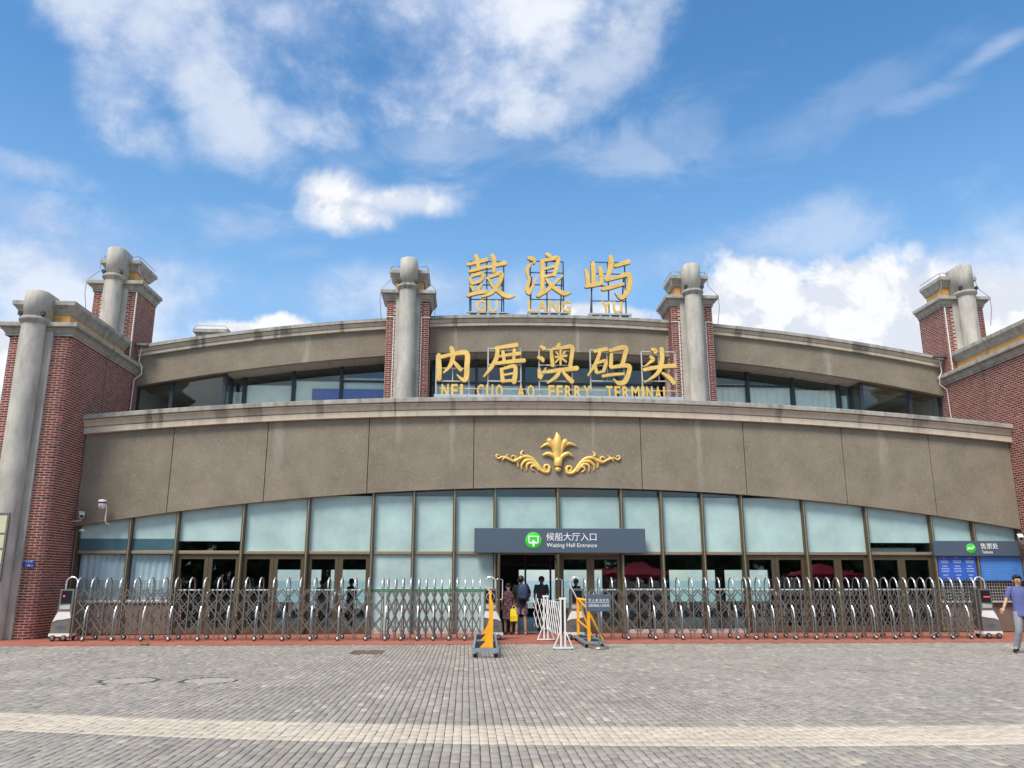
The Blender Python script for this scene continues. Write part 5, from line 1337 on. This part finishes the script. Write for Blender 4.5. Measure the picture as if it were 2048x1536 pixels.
        sd = sd.normalized() if sd.length > .1 else Vector((1, 0, 0)); nrm = sd.cross(f).normalized()
        hv = MB(); pc = w+f*.05
        hv.tube([w-f*.01, w+f*.03, w+f*.07, w+f*.092], [.026, .036, .040, .034], 8)
        for q, (off, ln) in enumerate(((-.030, .058), (-.010, .070), (.010, .066), (.030, .050))):
            b0 = w+f*.08+sd*off; b1 = b0+f*ln*.5+nrm*.008; b2 = b0+f*ln*.85+nrm*.03; hv.tube([b0, b1, b2], [.0105, .0095, .007], 6)
        t0 = w+f*.025+sd*.034*(1 if s == 'L' else -1)*-1; t1 = t0+f*.035+sd*.022*(1 if s == 'R' else -1); t2 = t1+f*.028+nrm*.012; hv.tube([t0, t1, t2], [.014, .011, .008], 6)
        hv.build('hand', skinm, o, local=True)
    # head: hair, ears, face
    hd, cr, na = Vector(D['head']), Vector(D['crown']), Vector(D['nape']); up = (cr-na).normalized(); fw = Vector((0, -1, 0)); fw = (fw-up*fw.dot(up)).normalized(); rt = fw.cross(up)
    Mh = Matrix((rt, -fw, up)).transposed().to_4x4(); Mh.translation = hd
    def put_h(mb, name, m): mb.v = [tuple(Mh @ Vector(v)) for v in mb.v]; return mb.build(name, m, o, local=True)
    hb = MB().ell((0, .012, .045), (.099, .112, .100), 18, 12)
    hb.v = [(x, y, z) if not (y < -.035 and z < .095) else (x*.9, max(y, -.05), max(z, .085)) for x, y, z in hb.v]
    hb.v = [(x, y, max(z, -.055 if y > .02 else .0)) for x, y, z in hb.v]
    if hair == 'long': hb.ell((0, .06, -.07), (.10, .07, .16), 14, 9)
    put_h(hb, 'hair', 'hair')
    for s in (-1, 1): put_h(MB().ell((s*.092, .012, -.005), (.012, .022, .032), 8, 6), 'ear', skinm)
    put_h(MB().add([(-.014, -.088, .015), (.014, -.088, .015), (-.020, -.088, -.035), (.020, -.088, -.035), (0, -.118, -.030), (0, -.094, .018)], [(0, 2, 4, 5), (1, 5, 4, 3), (2, 3, 4), (0, 5, 1)], True), 'nose', skinm)
    for s in (-1, 1):
        put_h(MB().ell((s*.034, -.086, .016), (.015, .008, .006), 8, 6), 'eye', 'eye_dark')
        put_h(MB().box(s*.036-.020, s*.036+.020, -.094, -.082, .036, .043), 'eyebrow', 'hair')
    put_h(MB().ell((0, -.086, -.058), (.026, .008, .008), 10, 6), 'mouth', 'lips')
    return o
# the man walking past at the right edge
p = gnd(2036, 1307)
person('man in blue t-shirt and grey trousers walking at the right edge', (p.x+.22, p.y, 0), R_(-14),
       dict(shL=(-.18, .01, 1.41), elL=(-.29, .0, 1.16), wrL=(-.40, -.10, .98), shR=(.18, .01, 1.41), elR=(.26, .10, 1.16), wrR=(.30, .10, .93),
            hipL=(-.085, 0, .90), kneeL=(-.13, -.06, .52), ankL=(-.17, .08, .13), toeL=(-.27, -.05, .045), hipR=(.085, 0, .90), kneeR=(.10, -.12, .50), ankR=(.09, -.22, .085), toeR=(.08, -.37, .04)),
       dict(top='shirt_blue', bottom='trouser_grey', legs='long', sleeve=.72), 1.74)
# couple in the entrance
p = gnd(1042, 1269, .01)
bp = person('person in black top and floral shorts looking up in the entrance', (p.x, 25.25, .005), math.pi-.15,
       dict(neck=(0, .01, 1.46), nape=(0, -.0, 1.53), head=(.0, .02, 1.60), crown=(0, .05, 1.665), elL=(-.27, -.08, 1.18), wrL=(-.20, -.25, 1.05), elR=(.25, -.02, 1.14), wrR=(.24, -.18, 1.0), ankL=(-.14, .02, .085), toeL=(-.17, -.13, .03), ankR=(.14, .02, .085), toeR=(.17, -.13, .03), kneeL=(-.12, -.015, .5), kneeR=(.12, -.015, .5)),
       dict(top='black_cloth', bottom='floral_shorts', legs='shorts', skin='skin_dark', sleeve=.8, shoe='skin_dark'), 1.74)
bk = thing('backpack', 'navy backpack on the back of the person in black', 'backpack', (p.x+.05, 25.08, 1.02), -.15)
bd = MB(); n = 14; rings = []
for z, w_, d_ in ((0, .10, .05), (.02, .15, .08), (.12, .165, .10), (.28, .16, .095), (.40, .13, .07), (.46, .08, .04)):
    rings.append([(w_*math.copysign(abs(math.cos(t))**.6, math.cos(t)), -.02+d_*math.copysign(abs(math.sin(t))**.6, math.sin(t)), z) for t in [2*math.pi*k/n for k in range(n+1)]])
bd.sweep(rings, smooth=True).build('bag', 'navy_bag', bk, local=True)
MB().box(-.11, .11, -.135, -.10, .05, .20).build('pocket', 'navy_bag', bk, local=True)
for s in (-1, 1): MB().tube([(s*.09, .05, .42), (s*.11, .12, .47), (s*.12, .30, .38), (s*.13, .28, .15), (s*.12, .07, .05)], .016, 6).build('strap', 'navy_bag', bk, local=True)
p2 = gnd(1019, 1269, .01)
person('woman in dark floral dress standing in the entrance seen from behind', (p2.x-.03, 25.42, .005), math.pi,
       dict(head=(0, -.05, 1.60), crown=(0, -.05, 1.67), elR=(.22, .02, 1.14), wrR=(.20, -.10, .93), elL=(-.21, .02, 1.14), wrL=(-.19, -.02, .88)), dict(top='floral_dress', bottom='floral_dress', legs='dress', sleeve=.35, skin='skin_dark'), 1.52, hair='short')
yb_ = thing('carrier_bag', 'bright yellow carrier bag held by the woman in the floral dress', 'bag', (p2.x+.12, 25.22, .40), .1)
MB().sweep([[(-.105, -.035, 0), (.105, -.035, 0), (.105, .035, 0), (-.105, .035, 0), (-.105, -.035, 0)], [(-.11, -.05, .15), (.11, -.045, .15), (.11, .05, .15), (-.11, .05, .15), (-.11, -.05, .15)], [(-.10, -.02, .36), (.10, -.02, .37), (.10, .02, .37), (-.10, .02, .36), (-.10, -.02, .36)]]).build('bag', 'bag_yellow', yb_, local=True)
MB().tube([(-.05, 0, .36), (-.03, .02, .44), (.03, .02, .44), (.05, 0, .37)], .008, 6).build('handle', 'bag_yellow', yb_, local=True)
person('guard in grey shirt standing inside behind the white folding barrier', (at(1083, 1165, 27.2).x, 27.2, .006), .25, {}, dict(top='guard_shirt', bottom='black_cloth', legs='long', skin='skin_dark', sleeve=.8), 1.74)
person('person in purple top standing inside behind the door right of the entrance', (at(1152, 1165, 29.5).x, 29.5, .006), .4, {}, dict(top='purple_shirt', bottom='black_cloth', legs='long', skin='skin_dark'), 1.66)
person('person in dark clothes standing inside behind the third door left', (at(645, 1165, 28.0).x, 28.0, .006), 2.6, {}, dict(top='black_cloth', bottom='black_cloth', legs='long', skin='skin_dark'), 1.62)
person('person in dark clothes standing inside near the frosted panels left', (at(703, 1165, 28.6).x, 28.6, .006), -2.0, {}, dict(top='black_cloth', bottom='black_cloth', legs='long', skin='skin_dark'), 1.66)

# ---------------------------------------------------------------- waiting benches inside the hall
mat('seat_metal', (.10, .11, .125), .4, .6)
def bench(x, y, n, lab):
    o = thing('waiting_bench', lab, 'bench', (x, y, .006), group='waiting benches inside the hall'); w = .55
    MB().box(0, n*w, -.03, .03, .36, .41).build('beam', 'steel_dull', o, local=True)
    for k in range(n):
        MB().sweep([[(k*w+.03, -.28, .44), (k*w+.03, .20, .42), (k*w+.03, .34, .86), (k*w+.03, .36, .86), (k*w+.03, .23, .40), (k*w+.03, -.28, .42)], [(k*w+w-.03, -.28, .44), (k*w+w-.03, .20, .42), (k*w+w-.03, .34, .86), (k*w+w-.03, .36, .86), (k*w+w-.03, .23, .40), (k*w+w-.03, -.28, .42)]]).build('seat', 'seat_metal', o, local=True)
    for k in (0, n): MB().tube([(k*w, -.2, .62), (k*w, .2, .62), (k*w, .2, .40)], .018, 6).build('armrest', 'steel', o, local=True)
    for k in (.15, n-.15): MB().tube([(k*w, -.25, 0), (k*w, 0, .36), (k*w, .25, 0)], .022, 6).build('leg', 'steel', o, local=True)
bench(4.95, 28.6, 6, 'steel waiting bench inside the hall behind the first clear panes right of the entrance')
bench(8.9, 29.0, 6, 'steel waiting bench inside the hall behind the doors right of the clear panes')
bench(12.9, 28.4, 4, 'steel waiting bench inside the hall behind the rightmost doors')
bench(-8.6, 28.6, 5, 'steel waiting bench inside the hall behind the leftmost doors')

# ---------------------------------------------------------------- what the glass reflects: canopies and trees behind the viewer
def canopy(px, py, Yt, hw, lab):
    p = at(px, py, 2*YW-Yt); o = thing('canopy_tent', lab, 'canopy', (p.x, Yt, 0), group='red canopies mirrored in the glass')
    zp = p.z; ze = 2.0
    MB().add([(-hw, -hw, ze), (hw, -hw, ze), (hw, hw, ze), (-hw, hw, ze), (0, 0, zp), (-hw*.45, -hw*.45, ze+(zp-ze)*.42), (hw*.45, -hw*.45, ze+(zp-ze)*.42), (hw*.45, hw*.45, ze+(zp-ze)*.42), (-hw*.45, hw*.45, ze+(zp-ze)*.42)],
             [(0, 1, 6, 5), (1, 2, 7, 6), (2, 3, 8, 7), (3, 0, 5, 8), (5, 6, 4), (6, 7, 4), (7, 8, 4), (8, 5, 4)]).build('canopy', 'tent_red', o, local=True)
    for a in (-1, 1):
        MB().box(-hw, hw, a*hw-.005, a*hw+.005, ze-.25, ze-.002).build('valance', 'tent_red', o, local=True)
        for b_ in (-1, 1): MB().box(a*(hw-.05)-.03, a*(hw-.05)+.03, b_*(hw-.05)-.03, b_*(hw-.05)+.03, 0-.03, ze-.01).build('leg', 'white_paint', o, local=True)
canopy(1273, 1120, -9, 2.3, 'red canopy tent mirrored in the glass right of the entrance')
canopy(1640, 1126, -10, 2.2, 'red canopy tent mirrored in the right hand doors')
canopy(1200, 1136, -14, 2.2, 'red canopy tent mirrored in the door beside the entrance')
def treeline():
    n = 30000; V = []; cl = []
    for k in range(110):
        x = -70+k*1.4+random.uniform(-1, 1); cl.append((x, -38+random.uniform(-4, 4), random.uniform(1.5, 7.0), random.uniform(2.4, 3.6)))
    C_ = np.array(cl)[rng.integers(0, len(cl), n)]; d = rng.normal(0, 1, (n, 3)); d /= np.linalg.norm(d, axis=1)[:, None]
    P = C_[:, :3]+d*C_[:, 3:4]*rng.uniform(.6, 1, (n, 1)); P[:, 2] = np.abs(P[:, 2])
    a = rng.normal(0, 1, (n, 3)); a /= np.linalg.norm(a, axis=1)[:, None]; b = np.cross(a, rng.normal(0, 1, (n, 3))); b /= np.linalg.norm(b, axis=1)[:, None]; s = rng.uniform(.25, .6, (n, 1))
    V = np.stack([P-a*s-b*s*.6, P+a*s-b*s*.6, P+a*s+b*s*.6, P-a*s+b*s*.6], 1).reshape(-1, 3)
    me = bulk_mesh('treeline', V, np.arange(4*n).reshape(-1, 4), np.full((n, 3), .05)); me.materials.append(MATS['leaf'])
    o = link('treeline', me, None, kind='stuff'); o['label'] = 'row of dark green trees mirrored in the glass front'
treeline()
# a tuft of weed at the edge of the red footway
p = gnd(290, 1291); w = MB()
for k in range(26):
    a = random.random()*6.28; r = random.uniform(.02, .12); hgt = random.uniform(.03, .09)
    w.add([(r*math.cos(a)-.01, r*.5*math.sin(a), 0), (r*math.cos(a)+.01, r*.5*math.sin(a), 0), (r*1.5*math.cos(a), r*.8*math.sin(a), hgt)], [(0, 1, 2)])
o = w.build('weed_tuft', 'weed', None); o.location = (p.x, p.y, 0); o['label'] = 'small weed tuft on the paving edge near the left gate'; o['category'] = 'plant'
